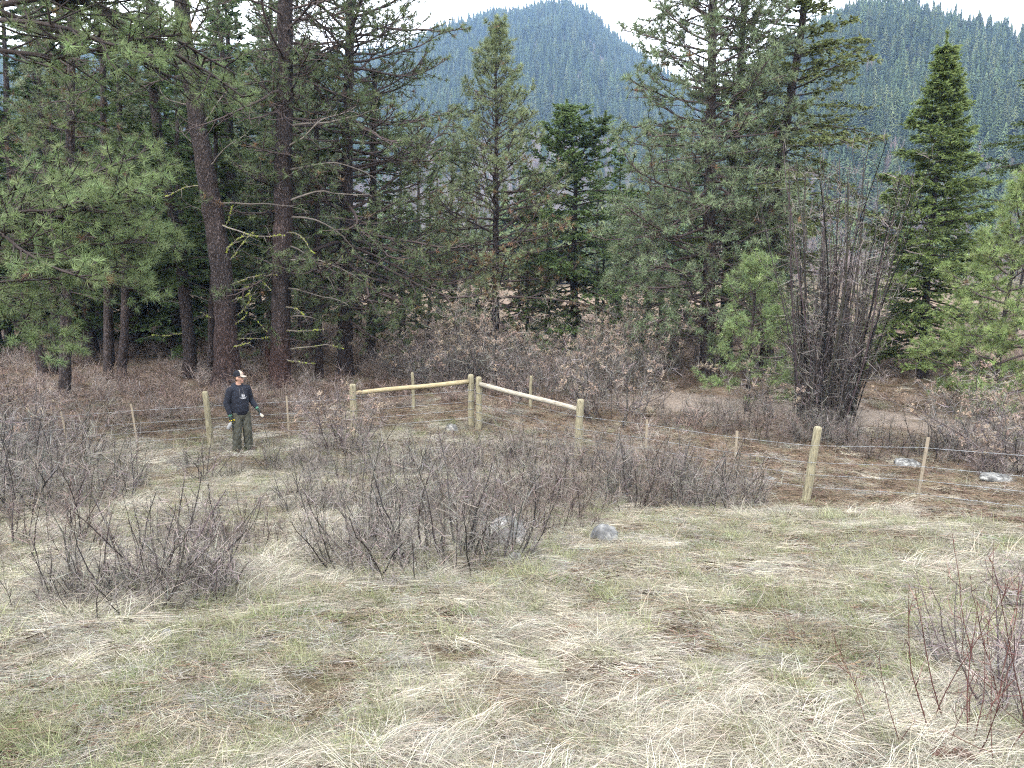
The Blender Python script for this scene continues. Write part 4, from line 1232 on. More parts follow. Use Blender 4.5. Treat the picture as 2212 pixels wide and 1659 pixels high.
# white print on the chest: three small conifers over two lines of tiny lettering
pr = Geo()
for x, h in ((0.0, 0.075), (0.026, 0.055), (0.05, 0.06)):
    for kk in range(3):
        z = 1.265 + h * kk / 3.6; w = 0.012 * (1 - kk * 0.22)
        pr.add(np.array([on_chest(x - w, z), on_chest(x + w, z), on_chest(x, z + h * 0.42)]), [[0, 1, 2]])
rp_ = np.random.default_rng(3)
for z, x0_, x1_ in ((1.243, -0.06, 0.105), (1.222, -0.03, 0.075)):
    x = x0_
    while x < x1_:
        w = rp_.uniform(0.006, 0.012); hh = rp_.uniform(0.007, 0.011)
        pr.add(np.array([on_chest(x, z), on_chest(x + w, z), on_chest(x + w, z + hh), on_chest(x, z + hh)]), [[0, 1, 2], [0, 2, 3]])
        x += w + rp_.uniform(0.003, 0.007)
pr.build('chest_print', M_PRINT, hoodie)
for sx in (-0.035, 0.03):
    z = np.linspace(1.46, 1.27 if sx < 0 else 1.30, 9)
    P = np.array([on_chest(sx * (1 + 0.4 * i / 8), zz, 0.006) for i, zz in enumerate(z)])
    Geo().add(*tubes(P[None], np.full((1, 9), 0.005), 6)).build('drawstring', cloth_mat('grey_cord', (0.09, 0.09, 0.10)), hoodie)
pk = []
for iz in range(7):
    z = 0.925 + 0.17 * iz / 6; w = 0.15 - 0.055 * max(0, (iz - 2) / 4)
    pk.append([on_chest(w * (2 * ix / 10 - 1), z, 0.009) for ix in range(11)])
pk = np.array(pk); i = (np.arange(6)[:, None] * 11 + np.arange(10)[None]).ravel()
Geo().add(pk, np.concatenate([np.stack([i, i + 1, i + 12], -1), np.stack([i, i + 12, i + 11], -1)])).build('front_pocket', M_HOOD, hoodie, smooth=True)
# trousers
parts = [ell_loft([(0, 0, .74), (0, 0, .82), (0, 0, .92), (0, 0, .96)], [.14, .185, .175, .165], [.10, .128, .125, .12])]
for h_, k_, a_ in legs:
    parts.append(limb([h_, (h_ + k_) / 2, k_, (k_ + a_) / 2, a_, a_ - [0, 0, .02]], [.115, .108, .098, .095, .098, .095]))
V, F = fuse(parts, 0.015, 2)
V2 = V.copy(); cx_ = np.where(V[:, 0] > 0, .115, -.115)
w = np.sin(V[:, 2] * 46 + 3 * np.sin(V[:, 0] * 40)) * np.interp(V[:, 2], [0.1, 0.35, .6, .9], [1, .7, .5, .3]) + 0.7 * np.sin(V[:, 2] * 21 + V[:, 1] * 60)
V2 += norm(np.stack([V[:, 0] - cx_, V[:, 1], 0 * cx_], -1)) * (0.007 * w)[:, None]
Geo().add(V2, F).build('trousers', M_TROU, man, smooth=True)
# boots
for (h_, k_, a_), yaw in zip(legs, (-0.15, 0.55)):
    dr = np.array([math.sin(yaw), -math.cos(yaw), 0])
    f0 = a_ * [1, 1, 0]
    V, F = fuse([limb([a_ + [0, 0, .10], a_, f0 + [0, 0, .04]], [.062, .06, .05]), limb([f0 - dr * .06 + [0, 0, .045], f0 + dr * .08 + [0, 0, .045], f0 + dr * .20 + [0, 0, .04]], [.046, .052, .044])], 0.011, 2)
    V[:, 2] = np.maximum(V[:, 2], 0.0)
    b_ = Geo().add(V, F).build('boot', M_BOOT, man, smooth=True)
    V, F = limb([f0 - dr * .09 + [0, 0, .012], f0 + dr * .05 + [0, 0, .012], f0 + dr * .215 + [0, 0, .012]], [.042, .050, .038])
    V[:, 2] = 0.012 + (V[:, 2] - 0.012) * 0.28
    Geo().add(V, F).build('sole', M_BLACK, b_)
# gloves: palm, four fingers curled round the thing held, thumb closing from the side
def glove(wr, pd, ax, nrm_, curl, name='glove'):
    """wr wrist, pd palm direction, ax from little finger to index, nrm_ the way the fingers curl"""
    pd, ax, nrm_ = norm(np.asarray(pd, float)), norm(np.asarray(ax, float)), norm(np.asarray(nrm_, float))
    ps = [limb([wr - pd * .03, wr + pd * .02, wr + pd * .05, wr + pd * .085], [.036, .034, .040, .036])]
    for i_, (L_) in enumerate((.062, .075, .08, .07)):
        b0 = wr + pd * .085 + ax * (-.033 + .022 * i_)
        p1 = b0 + norm(pd * math.cos(curl * .5) + nrm_ * math.sin(curl * .5)) * L_ * .45
        p2 = p1 + norm(pd * math.cos(curl * 1.3) + nrm_ * math.sin(curl * 1.3)) * L_ * .33
        p3 = p2 + norm(pd * math.cos(curl * 2.1) + nrm_ * math.sin(curl * 2.1)) * L_ * .27
        ps.append(limb([b0 - pd * .015, b0, p1, p2, p3], [.011, .0115, .0105, .0098, .0085], 8))
    b0 = wr + pd * .03 + ax * .034
    ps.append(limb([b0, b0 + norm(ax + pd * .8 + nrm_ * .5) * .035, b0 + norm(ax + pd * .8 + nrm_ * .5) * .035 + norm(pd + nrm_) * .035], [.015, .0125, .0095], 8))
    V, F = fuse(ps, 0.006, 0)
    gl = Geo().add(V, F).build(name, M_GLOVE, man, smooth=True)
    Vc, Fc = limb([wr - pd * .05, wr - pd * .005], [.040, .040]); Geo().add(Vc, Fc).build('cuff', M_GREENC, gl, smooth=True)
    return gl
rp = norm(np.array([0.06, -0.18, -1.0])); lp = norm(np.array([0.18, -0.55, -0.75]))
ax_r = norm(np.array([0.15, -1, 0.2])); ax_l = norm(np.array([-0.3, -0.7, 0.4]))
glove(R_WR + rp * .035, rp, ax_r, (1, 0.2, 0.05), 1.0)
glove(L_WR + lp * .035, lp, ax_l, (-1, -0.3, -0.2), 1.0)
kn = Geo()
for i_ in range(4):
    V, F = ball(R_WR + rp * .125 + ax_r * (-.033 + .022 * i_) + np.array([-.012, 0, 0]), .012, .011, .013); kn.add(V, F)
kn.build('knuckle_guard', M_YELLOW, man, smooth=True)
# cap and sunglasses
v = np.linspace(1.42, math.pi - 0.04, 10)
def cap_shell(front):
    a = np.linspace(-math.pi * .5 - 0.9, -math.pi * .5 + 0.9, 15) if front else np.linspace(-math.pi * .5 + 0.9, math.pi * 1.5 - 0.9, 22)
    k_ = 1.004 if front else 1.0
    rr_ = np.sin(v) ** 0.8
    P = np.stack([rr_[:, None] * np.cos(a) * .088 * k_, rr_[:, None] * np.sin(a) * .107 * k_ + 0.006, np.repeat((1.732 - np.cos(v) * 0.108 * k_)[:, None], len(a), 1)], -1)
    n_ = len(a); i = (np.arange(len(v) - 1)[:, None] * n_ + np.arange(n_ - 1)[None]).ravel()
    return hd(P.reshape(-1, 3)), np.concatenate([np.stack([i, i + 1, i + n_ + 1], -1), np.stack([i, i + n_ + 1, i + n_], -1)])
cap = Geo().add(*cap_shell(False)).build('cap', M_BLACK, man, smooth=True)
cap['label'] = 'two-tone cap with a cream front and black back'
Geo().add(*cap_shell(True)).build('front_panel', M_CREAM, cap, smooth=True)
a = np.linspace(-math.pi * .5 - .95, -math.pi * .5 + .95, 13)
inn = np.stack([np.cos(a) * .088, np.sin(a) * .106 + .006, np.full(13, 1.722)], -1)
out = np.stack([np.cos(a) * .085, np.sin(a) * .106 - .072 * np.clip(np.cos(a + math.pi / 2), 0, 1) ** .5, 1.712 - .012 * np.abs(np.cos(a)) - .01], -1)
Q = np.concatenate([inn + [0, 0, .004], out + [0, 0, .004], inn - [0, 0, .003], out - [0, 0, .003]]); i = np.arange(12)
Fq = np.concatenate([np.stack([i, i + 1, i + 14], -1), np.stack([i, i + 14, i + 13], -1), np.stack([i + 26, i + 40, i + 27], -1), np.stack([i + 26, i + 39, i + 40], -1), np.stack([i + 13, i + 14, i + 40], -1), np.stack([i + 13, i + 40, i + 39], -1)])
Geo().add(hd(Q), Fq).build('brim', M_CREAM, cap, smooth=True)
em = Geo(); V, F = ball((0, -.0985, 1.775), .022, .004, .016); em.add(hd(V), F); em.build('patch', cloth_mat('faded_orange_patch', (0.60, 0.33, 0.24)), cap, smooth=True)
sg = Geo()
for sx in (-1, 1):
    V, F = ball((sx * .034, -.094, 1.685), .028, .010, .019, rot=sx * .25); sg.add(hd(V), F)
    V, F = limb([(sx * .062, -.085, 1.69), (sx * .076, -.03, 1.69), (sx * .079, .02, 1.685)], [.005, .004, .004], 6); sg.add(hd(V), F)
sg.build('sunglasses', M_LENS, man, smooth=True)

# the two things he holds
def to_world(p):
    c_, s_ = math.cos(MRZ), math.sin(MRZ)
    p = np.asarray(p, float) * MSC
    return np.array([c_ * p[0] - s_ * p[1], s_ * p[0] + c_ * p[1], p[2]]) + mp_
grip = R_WR + rp * .125 + np.array([.022, 0, -.01])
bt = empty('spray_bottle', to_world(grip), MRZ)
bt.rotation_euler = (math.radians(8), math.radians(28), MRZ)
tag(bt, 'milky spray bottle with yellow trigger head gripped by its neck', 'spray bottle')
z = np.array([0.0, -.03, -.05, -.075, -.10, -.20, -.212, -.216]); rr_ = np.array([.014, .015, .022, .038, .043, .043, .038, .004])
V, F = tubes(np.stack([0 * z, 0 * z, z], -1)[None], rr_[None], 18, cap=True); Geo().add(V, F).build('bottle', M_WHITEP, bt, smooth=True)
V, F = fuse([limb([(0, 0, 0), (0, 0, .03)], [.017, .017], 12), limb([(-.03, 0, .035), (.055, 0, .035)], [.017, .012], 12), limb([(.03, 0, .03), (.042, 0, 0), (.035, 0, -.035)], [.007, .006, .006], 8)], 0.004, 1)
hd_ = Geo().add(V, F).build('trigger_head', M_YELLOW, bt, smooth=True)
V, F = limb([(.055, 0, .035), (.072, 0, .035)], [.010, .008], 10); Geo().add(V, F).build('nozzle', M_BLACK, hd_)
grip = L_WR + lp * .13 + np.array([-.02, 0, -.005])
bs = empty('paint_brush', to_world(grip), MRZ)
bs.rotation_euler = (math.radians(-25), math.radians(-40), MRZ)
tag(bs, 'wide paint brush with pale bristles pointing down from the gloved hand', 'brush')
V, F = limb([(0, 0, .07), (0, 0, .0), (0, 0, -.03)], [.008, .012, .016], 10); V[:, 1] *= 0.6; Geo().add(V, F).build('handle', M_STAY, bs, smooth=True)
V, F = limb([(0, 0, -.028), (0, 0, -.06)], [.022, .03], 12); V[:, 1] *= 0.4; Geo().add(V, F).build('ferrule', M_WIRE, bs)
V, F = limb([(0, 0, -.058), (0, 0, -.10), (0, 0, -.135)], [.031, .036, .026], 14); V[:, 1] *= 0.42; Geo().add(V, F).build('bristles', M_BRISTLE, bs)

# ------------------------------------------------------------------ bare shrubs
def ribbons(P, w0, w1, c, g, r, m=0):
    """thin flat shoots: P [n,k,3]"""
    n, k, _ = P.shape
    T = norm(np.gradient(P, axis=1))
    s = norm(np.cross(T, np.repeat(norm(r.standard_normal((n, 1, 3))), k, 1)))
    w = np.linspace(w0, w1, k)[None, :, None] / 2
    V = np.stack([P - s * w, P + s * w], 2).reshape(-1, 3)
    i = (np.arange(n)[:, None] * k + np.arange(k - 1)[None]) * 2
    F = np.concatenate([np.stack([i, i + 1, i + 3], -1).reshape(-1, 3), np.stack([i, i + 3, i + 2], -1).reshape(-1, 3)])
    g.add(V, F, np.repeat(c, k * 2, 0) if np.ndim(c) == 2 else c, m)
def shrub_mesh(seed, H, Rd, ns, n2, n3, colr, tipc, stem_r=0.011, lean=0.5, tw=0.0042, wob=0.11, up=0.04, seeds=0, seedc=(0.26, 0.205, 0.16), spread0=0.35, l2=0.42, l3=0.22, darkstem=0.55, amt=0.3, dn=0.12, lpow=None):
    r = np.random.default_rng(seed)
    a = r.random(ns) * 2 * np.pi; q = np.sqrt(r.random(ns))
    p0 = np.stack([np.cos(a) * q * Rd * spread0, np.sin(a) * q * Rd * spread0, np.full(ns, -0.08)], -1)
    d = np.stack([np.cos(a) * q * lean, np.sin(a) * q * lean, np.ones(ns)], -1) + dn * r.standard_normal((ns, 3))
    L = H * (0.55 + 0.5 * r.random(ns)) * (1.15 - 0.35 * q)
    if lpow:
        L = H * (0.28 + 0.85 * r.random(ns) ** lpow)
    S = grow(p0, d, L, 9, up, up, wob, r)
    g = Geo()
    cst = vary(np.asarray(colr) * darkstem, ns, amt, r)
    g.add(*tubes(S, (stem_r * (0.6 + 0.8 * r.random(ns)))[:, None] * np.linspace(1, 0.3, 9)[None], 4), c=np.repeat(cst, 36, 0))
    B, par, s = spawn(S, n2, 0.12, 1.0, lambda p, s, r: L[p] * l2 * (1.15 - s) * (0.5 + 0.8 * r.random(len(s))), (25, 65), 5, 0.03, 0.05, wob * 1.2, r=r)
    g.add(*tubes(B, np.linspace(tw * 0.75, tw * 0.3, 5)[None], 3), c=np.repeat(vary(np.asarray(colr) * 0.8, len(B), amt, r), 15, 0))
    T, par3, s3 = spawn(B, n3, 0.15, 1.0, lambda p, s, r: l3 * (0.4 + 0.9 * r.random(len(s))), (25, 75), 3, 0.02, 0.04, wob * 1.4, r=r)
    ribbons(T, tw, tw * 0.35, vary(tipc, len(T), amt, r), g, r)
    me = g.mesh('bare_shrub', [M_TWIG])
    sm = None
    if seeds:
        top = np.concatenate([S[:, -1], B[:, -1]]); dr = np.concatenate([norm(S[:, -1] - S[:, -2]), norm(B[:, -1] - B[:, -2])])
        zt = top[:, 2]
        ok = np.where(zt > np.quantile(zt, 0.45))[0]
        ok = r.permutation(ok)[:seeds]
        p = top[ok]; n = len(p)
        pts = np.repeat(p, 7, 0) + 0.05 * r.standard_normal((n * 7, 3)) + np.array([0, 0, -0.02])
        V, F = needles(pts, norm(np.repeat(dr[ok], 7, 0) + np.array([0, 0, -0.9])), 7, 0.075, 0.02, 5, 75, r, droop=0.3)
        sm = Geo().add(V, F, vary(seedc, n, 0.2, r, 7 * 21)).mesh('seed_heads', [M_TWIG])
    return me, sm
GREY = (0.088, 0.078, 0.072); GREYT = (0.168, 0.151, 0.137); MAROON = (0.078, 0.062, 0.056); MAROONT = (0.145, 0.119, 0.105)
SH = {
    'thick1': shrub_mesh(601, 1.2, 1.1, 50, 8, 9, GREY, GREYT, lean=0.42, spread0=0.9, amt=0.42, lpow=1.5, l2=0.5),
    'thick2': shrub_mesh(602, 1.1, 1.2, 54, 8, 9, MAROON, MAROONT, lean=0.5, spread0=0.9, amt=0.42, lpow=1.6, l2=0.5),
    'thick3': shrub_mesh(603, 1.3, 1.0, 42, 9, 9, (0.078, 0.070, 0.065), (0.158, 0.144, 0.132), lean=0.38, spread0=0.85, amt=0.45, lpow=1.8, l2=0.5),
    'open': shrub_mesh(604, 1.1, 0.7, 14, 8, 6, GREY, GREYT, lean=0.6),
    'spray1': shrub_mesh(605, 3.2, 1.6, 40, 10, 6, (0.112, 0.100, 0.091), (0.20, 0.184, 0.166), stem_r=0.014, tw=0.009, lean=0.5, spread0=0.6, lpow=0.7, amt=0.4, seeds=120, l3=0.32, l2=0.3),
    'spray2': shrub_mesh(606, 2.6, 1.6, 34, 10, 6, (0.115, 0.098, 0.093), (0.193, 0.174, 0.164), stem_r=0.014, tw=0.009, lean=0.6, spread0=0.6, lpow=0.8, amt=0.4, seeds=70, l3=0.30, l2=0.3),
    'spray3': shrub_mesh(607, 1.9, 1.2, 26, 10, 8, (0.139, 0.119, 0.115), (0.205, 0.172, 0.164), stem_r=0.012, tw=0.007, lean=0.75, seeds=60, l3=0.26, l2=0.34),
    'willow': shrub_mesh(608, 6.7, 1.6, 135, 11, 6, (0.085, 0.072, 0.068), (0.165, 0.148, 0.14), stem_r=0.027, tw=0.008, lean=0.09, wob=0.055, up=0.08, dn=0.07, l2=0.16, l3=0.36, spread0=0.42, darkstem=0.5, lpow=0.8, amt=0.4),
    'red': shrub_mesh(609, 1.35, 0.5, 9, 3, 3, (0.098, 0.045, 0.039), (0.139, 0.082, 0.074), stem_r=0.0034, tw=0.004, lean=0.5, l2=0.25, l3=0.1, wob=0.06, spread0=0.8, darkstem=0.8),
    'tangle': shrub_mesh(610, 0.8, 0.7, 14, 7, 6, (0.156, 0.131, 0.131), (0.221, 0.189, 0.184), stem_r=0.006, tw=0.004, lean=1.0, l3=0.16),
    'fan': shrub_mesh(611, 1.5, 0.5, 9, 7, 5, (0.123, 0.102, 0.098), (0.180, 0.148, 0.143), stem_r=0.014, tw=0.006, lean=0.7, l3=0.2, l2=0.4),
}
def shrub(key, X, Y, label, s=1.0, group=None, rz=None, y=None, name='bare_shrub', sz=None, tilt=0.0):
    p = on_ground(X, Y) if y is None else foot(X, y)
    me, sm = SH[key]
    o = link(name, me, loc=p - np.array([0, 0, 0.02]))
    o.rotation_euler = (0, tilt, random.uniform(0, 6.28) if rz is None else rz)
    o.scale = (s, s, s if sz is None else sz)
    if sm is not None:
        link('seed_heads', sm, o)['kind'] = 'stuff'
    return tag(o, label, 'shrub', group)
G1 = 'twiggy grey shrubs forming the thicket in front of the fence corner'
for k, X, Y, s, lab in [
        ('thick1', 880, 1235, 0.95, 'dense grey twig shrub beside the sloping boulder'), ('thick3', 990, 1210, 0.95, 'dense grey twig shrub covering the sloping boulder'),
        ('open', 805, 1170, 1.15, 'open dark-stemmed shrub rising above the pale straw'), ('thick1', 740, 1190, 0.6, 'low pale twig shrub at the open edge of the thicket'),
        ('thick2', 1070, 1150, 0.85, 'reddish-grey twig shrub behind the sloping boulder'), ('thick3', 930, 1110, 0.9, 'grey twig shrub in the middle of the thicket'),
        ('thick2', 1120, 1075, 0.95, 'reddish twig shrub below the weathered brace rail'), ('thick1', 1220, 1080, 0.95, 'grey twig shrub just in front of the split brace post'), ('thick2', 1330, 1085, 0.95, 'reddish twig shrub behind the dark rounded rock'),
        ('thick3', 1440, 1085, 0.95, 'grey twig shrub beside the reddish one behind the rounded rock'), ('thick1', 1545, 1092, 0.85, 'dark-stemmed shrub ending the thicket beside the brown mulch'),
        ('thick2', 1050, 1000, 0.9, 'reddish twig shrub hiding the feet of the twin corner posts'), ('thick1', 1150, 995, 0.85, 'grey twig shrub under the weathered brace rail'),
        ('thick3', 860, 1020, 0.75, 'grey twig shrub in front of the pale speckled rock'), ('thick1', 720, 1030, 0.7, 'thin twig shrub between the man and the thicket'), ('thick2', 1490, 1050, 0.8, 'reddish twig shrub behind the end of the thicket'),
        ('thick1', 960, 1015, 0.8, 'grey twig shrub in front of the twin corner posts'), ('thick3', 1270, 1015, 0.7, 'grey twig shrub round the foot of the split brace post'), ('thick2', 790, 1085, 0.7, 'reddish twig shrub deep in the thicket')]:
    shrub(k, X, Y, lab, s, G1)
for k, X, Y, s_, lab in [
        ('thick2', 1400, 1015, 0.75, 'reddish twig shrub beside the first east stay'), ('thick3', 680, 1110, 0.6, 'thin grey twigs in the pale straw west of the thicket'), ('open', 640, 1075, 0.8, 'thin upright twigs in the straw below the man'),
        ('thick1', 1010, 1100, 0.95, 'grey twig shrub joining the two halves of the thicket'), ('thick2', 1170, 1130, 0.75, 'low reddish twigs just above the sloping boulder'), ('open', 1590, 1075, 1.0, 'black-stemmed open shrub closest to the brown mulch'), ('thick3', 1390, 1060, 0.9, 'grey twig shrub in the eastern half of the thicket')]:
    shrub(k, X, Y, lab, s_, G1)
G2 = 'twiggy grey shrubs on the open slope below the camera'
for k, X, Y, s, lab in [
        ('thick1', 250, 1300, 0.72, 'dense grey twig shrub with black stems on the open slope'), ('thick3', 350, 1290, 0.7, 'dense grey twig shrub crowding a tall dark stem'), ('tangle', 450, 1290, 0.95, 'low tangled shrub with bent straw at its foot'),
        ('fan', 375, 1265, 0.85, 'tall single dark stem sticking out of the twig shrubs'), ('open', 175, 1300, 0.7, 'open black-stemmed shrub at the end of the slope thicket'), ('thick2', 500, 1190, 0.62, 'reddish twig shrub behind the low tangled one'),
        ('thick1', 420, 1180, 0.62, 'pale twig shrub behind the tall single stem')]:
    shrub(k, X, Y, lab, s, G2)
G3 = 'tall grey shrubs below the overhanging boughs'
for k, X, Y, s, lab in [
        ('thick3', 40, 1120, 1.25, 'big dark twig shrub under the bright drooping boughs'), ('thick1', 150, 1085, 1.1, 'big grey twig shrub in front of the leaning wire stays'), ('thick3', -60, 1060, 1.4, 'big dark twig shrub at the far end of the wire stays'), ('thick2', 20, 1200, 1.0, 'reddish twig shrub below the big dark one'), ('thick1', 90, 1010, 1.2, 'grey twig shrub with pale tips by the slim pine'),
        ('spray3', 60, 985, 1.0, 'tan-tipped shrub under the bright drooping boughs'), ('thick1', 215, 1060, 0.8, 'thin twig shrub ending the row in front of the wire stays'), ('spray3', 10, 960, 1.05, 'tan-tipped shrub beside the strongly slanting trunk')]:
    shrub(k, X, Y, lab, s, G3)
G4 = 'thin shoots standing round the man'
for k, X, Y, s, lab in [
        ('fan', 445, 1035, 0.75, 'spreading dark-stemmed shrub at the foot of the wooden line post'), ('open', 585, 1010, 0.85, 'thin twig shrub right beside the boots of the man'), ('thick1', 640, 1010, 0.55, 'pale low twigs beside the thin wire stay'), ('open', 500, 1030, 0.55, 'low twigs right in front of the boots of the man'), ('open', 405, 1010, 0.6, 'low twigs beside the wooden line post')]:
    shrub(k, X, Y, lab, s, G4)
shrub('spray3', 745, 975, 'bare shrub with drooping tan seed heads screening the west brace post', 0.95, name='ocean_spray_shrub')
shrub('fan', 800, 985, 'bent dark-stemmed shrub before the fresh yellow brace rail', 0.8)
G5 = 'tall ocean spray shrubs with tan seed heads behind the fence corner'
for k, X, y, s, lab in [
        ('spray1', 1050, 25.0, 1.02, 'tallest tan-headed shrub directly behind the twin corner posts'), ('spray2', 960, 25.5, 0.95, 'tan-headed shrub behind the fresh yellow brace rail'), ('spray2', 1160, 24.0, 0.9, 'tan-headed shrub behind the middle of the weathered brace rail'),
        ('spray1', 1270, 24.0, 0.8, 'tan-headed shrub behind the split brace post'), ('spray1', 1370, 25.5, 0.98, 'tall tan-headed shrub beside the dirt track opening'), ('spray2', 1330, 21.2, 0.88, 'dark bushy shrub right behind the split brace post'), ('spray2', 1440, 28.5, 0.6, 'bare shrub behind the dirt track opening'),
        ('spray2', 1100, 27.5, 0.7, 'bare shrub between the slender pale pine and the corner posts'), ('spray2', 1215, 27.0, 0.65, 'bare shrub below the fork-topped fir'), ('spray2', 885, 27.0, 0.75, 'bare shrub beside the broad dense pine'), ('spray1', 1000, 28, 0.7, 'bare shrub behind the tallest tan-headed one'), ('spray2', 1490, 30, 0.95, 'bare shrub under the tall grey-green pine'), ('spray1', 1310, 29, 0.6, 'greyish shrub between the fir and the tall grey-green pine')]:
    shrub(k, X, 0, lab, s, G5, y=y, name='ocean_spray_shrub')
shrub('willow', 1782, 0, 'tall bare many-stemmed dark shrub beside the dirt track', 1.0, y=19.8, name='many_stemmed_shrub')
G6 = 'bare shrubs beside the dirt track'
for k, X, y, s, lab in [
        ('spray2', 1700, 20.3, 0.8, 'tan-headed shrub leaning against the young brush-tipped pine'), ('thick2', 1650, 19.0, 0.9, 'dark twig shrub at the foot of the young brush-tipped pine'), ('thick3', 1760, 18.6, 0.8, 'dark twig shrub at the foot of the many-stemmed shrub'), ('thick1', 1850, 18.4, 0.85, 'grey twig shrub between the many-stemmed shrub and the stay'), ('thick2', 1900, 17.6, 0.7, 'low reddish twigs behind the low white rock'),
        ('spray2', 2120, 17.0, 0.82, 'tan-headed shrub in front of the young bright pine'), ('spray2', 2215, 16.0, 0.9, 'tan-headed shrub behind the long flat rock'), ('thick3', 2050, 17.2, 0.9, 'dark twig shrub beside the tan-headed one at the track'), ('spray3', 2160, 15.4, 0.7, 'grey spreading shrub right behind the long flat rock'), ('thick1', 1560, 20.5, 0.8, 'grey twig shrub between two stays by the dirt track'), ('thick1', 1470, 20.8, 0.7, 'low grey twigs behind the first east stay')]:
    shrub(k, X, 0, lab, s, G6, y=y)
G7 = 'shoots at the trampled edge of the slope'
for k, X, Y, s, lab in [
        ('red', 2170, 1600, 0.95, 'red-stemmed upright shoots at the edge of the trampled grass'), ('red', 2010, 1590, 0.8, 'thin red-brown shoots rising from the pale straw'), ('tangle', 2120, 1440, 0.9, 'low grey twig tangle beside the red shoots'), ('tangle', 2200, 1520, 1.0, 'grey twig tangle among the red shoots'), ('tangle', 2230, 1320, 0.9, 'grey twig tangle behind the red shoots'), ('red', 2220, 1480, 1.05, 'tall red shoots among the grey twig tangles')]:
    shrub(k, X, Y, lab, s, G7, name='red_stemmed_shrub' if k == 'red' else 'bare_shrub')

for X, Y, sc_, lab in [(1735, 1395, 0.36, 'short dark dead stalks standing alone in the open grass'), (1770, 1300, 0.3, 'thin rusty weed stalks behind the short dark ones'), (1960, 1120, 0.42, 'pale rusty-topped weed stalks at the foot of the leaning stay'), (975, 1400, 0.2, 'small crumpled rusty weed in the open grass')]:
    shrub('red', X, Y, lab, sc_, 'dead weed stalks on the open slope', name='dead_weed')
def pine_cone(X, Y, rz, label):
    g = Geo()
    n = 90
    t = np.arange(n) / n; a = np.arange(n) * 2.39996
    ax = 0.05 * (t - 0.5) * 2; rad = 0.032 * np.sqrt(np.clip(1 - (2 * t - 1) ** 2 * 0.92, 0.02, 1))
    o = np.stack([0 * a, np.cos(a), np.sin(a)], -1)
    p = np.stack([ax, 0 * a, 0 * a], -1)
    tip = p + o * rad[:, None] + np.array([0.016, 0, 0]); sd = np.stack([0 * a, -np.sin(a), np.cos(a)], -1) * 0.009
    b0 = p + o * rad[:, None] * 0.35
    V = np.stack([b0 - sd * 0.6, b0 + sd * 0.6, tip + sd, tip - sd], 1).reshape(-1, 3); q = np.arange(n)[:, None] * 4
    g.add(V, np.concatenate([q + np.array([[0, 1, 2]]), q + np.array([[0, 2, 3]])]), vary((0.085, 0.055, 0.042), n, 0.25, rng, 4))
    g.add(*ball((0, 0, 0), 0.045, 0.02, 0.02), c=(0.06, 0.038, 0.028))
    c = g.build('pine_cone', M_TWIG, loc=on_ground(X, Y) + np.array([0, 0, 0.035]))
    c.rotation_euler = (0.3, 0.1, rz)
    tag(c, label, 'pine cone', 'open brown pine cones in the straw')
pine_cone(2025, 1648, 0.4, 'open brown pine cone tilted beside another at the pale straw edge')
pine_cone(2085, 1652, 2.2, 'open brown pine cone lying next to its twin under the red shoots')

# ------------------------------------------------------------------ underbrush of the wood (nobody could count it)
def brush_mesh(seed, c, tip):
    r = np.random.default_rng(seed)
    n = 16; a = r.random(n) * 6.28; q = r.random(n)
    S = grow(np.stack([np.cos(a) * q * 0.25, np.sin(a) * q * 0.25, 0 * a - 0.03], -1), np.stack([np.cos(a) * 0.7 * q, np.sin(a) * 0.7 * q, 1 + 0 * a], -1), 0.4 + 0.35 * r.random(n), 5, 0, 0, 0.16, r)
    g = Geo(); ribbons(S, 0.014, 0.006, vary(c, n, 0.3, r), g, r)
    T, _, _ = spawn(S, 9, 0.2, 1, lambda p, s, r: 0.1 + 0.2 * r.random(len(s)), (25, 75), 3, 0, 0, 0.15, r=r)
    ribbons(T, 0.010, 0.004, vary(tip, len(T), 0.3, r), g, r)
    return g.mesh('brush', [M_BRUSH])
BR = [brush_mesh(701, (0.136, 0.106, 0.093), (0.200, 0.155, 0.132)), brush_mesh(702, (0.111, 0.085, 0.076), (0.187, 0.136, 0.115)), brush_mesh(703, (0.170, 0.149, 0.136), (0.255, 0.221, 0.200))]
def underbrush():
    r = np.random.default_rng(71); n = 4200
    y = 18 + 30 * r.random(n) ** 1.1; x = (r.random(n) * 2 - 1) * y * 0.85
    dd = y - fence_y(x)
    mu_, li_, ro_ = zones(x, y)
    east = (x > 2) & (y < 28)
    ok = (dd > 1.8 + 3.0 * r.random(n)) & (ro_ < 0.05) & ~(east & (r.random(n) < 0.85)) & (fbm(x, y, 3, 51) + 0.25 * r.random(n) > 0.5)
    x, y = x[ok], y[ok]; n = len(x)
    s = (0.4 + 0.75 * r.random(n) ** 1.5)
    scatter('underbrush', BR, np.stack([x, y, ground_h(x, y)], -1), np.stack([0 * x, 0 * x, r.random(n) * 6.28], -1), np.stack([s, s, s], -1), (r.random(n) * 3).astype(int), 'low reddish-brown twiggy underbrush covering the floor of the wood', 'underbrush')
underbrush()

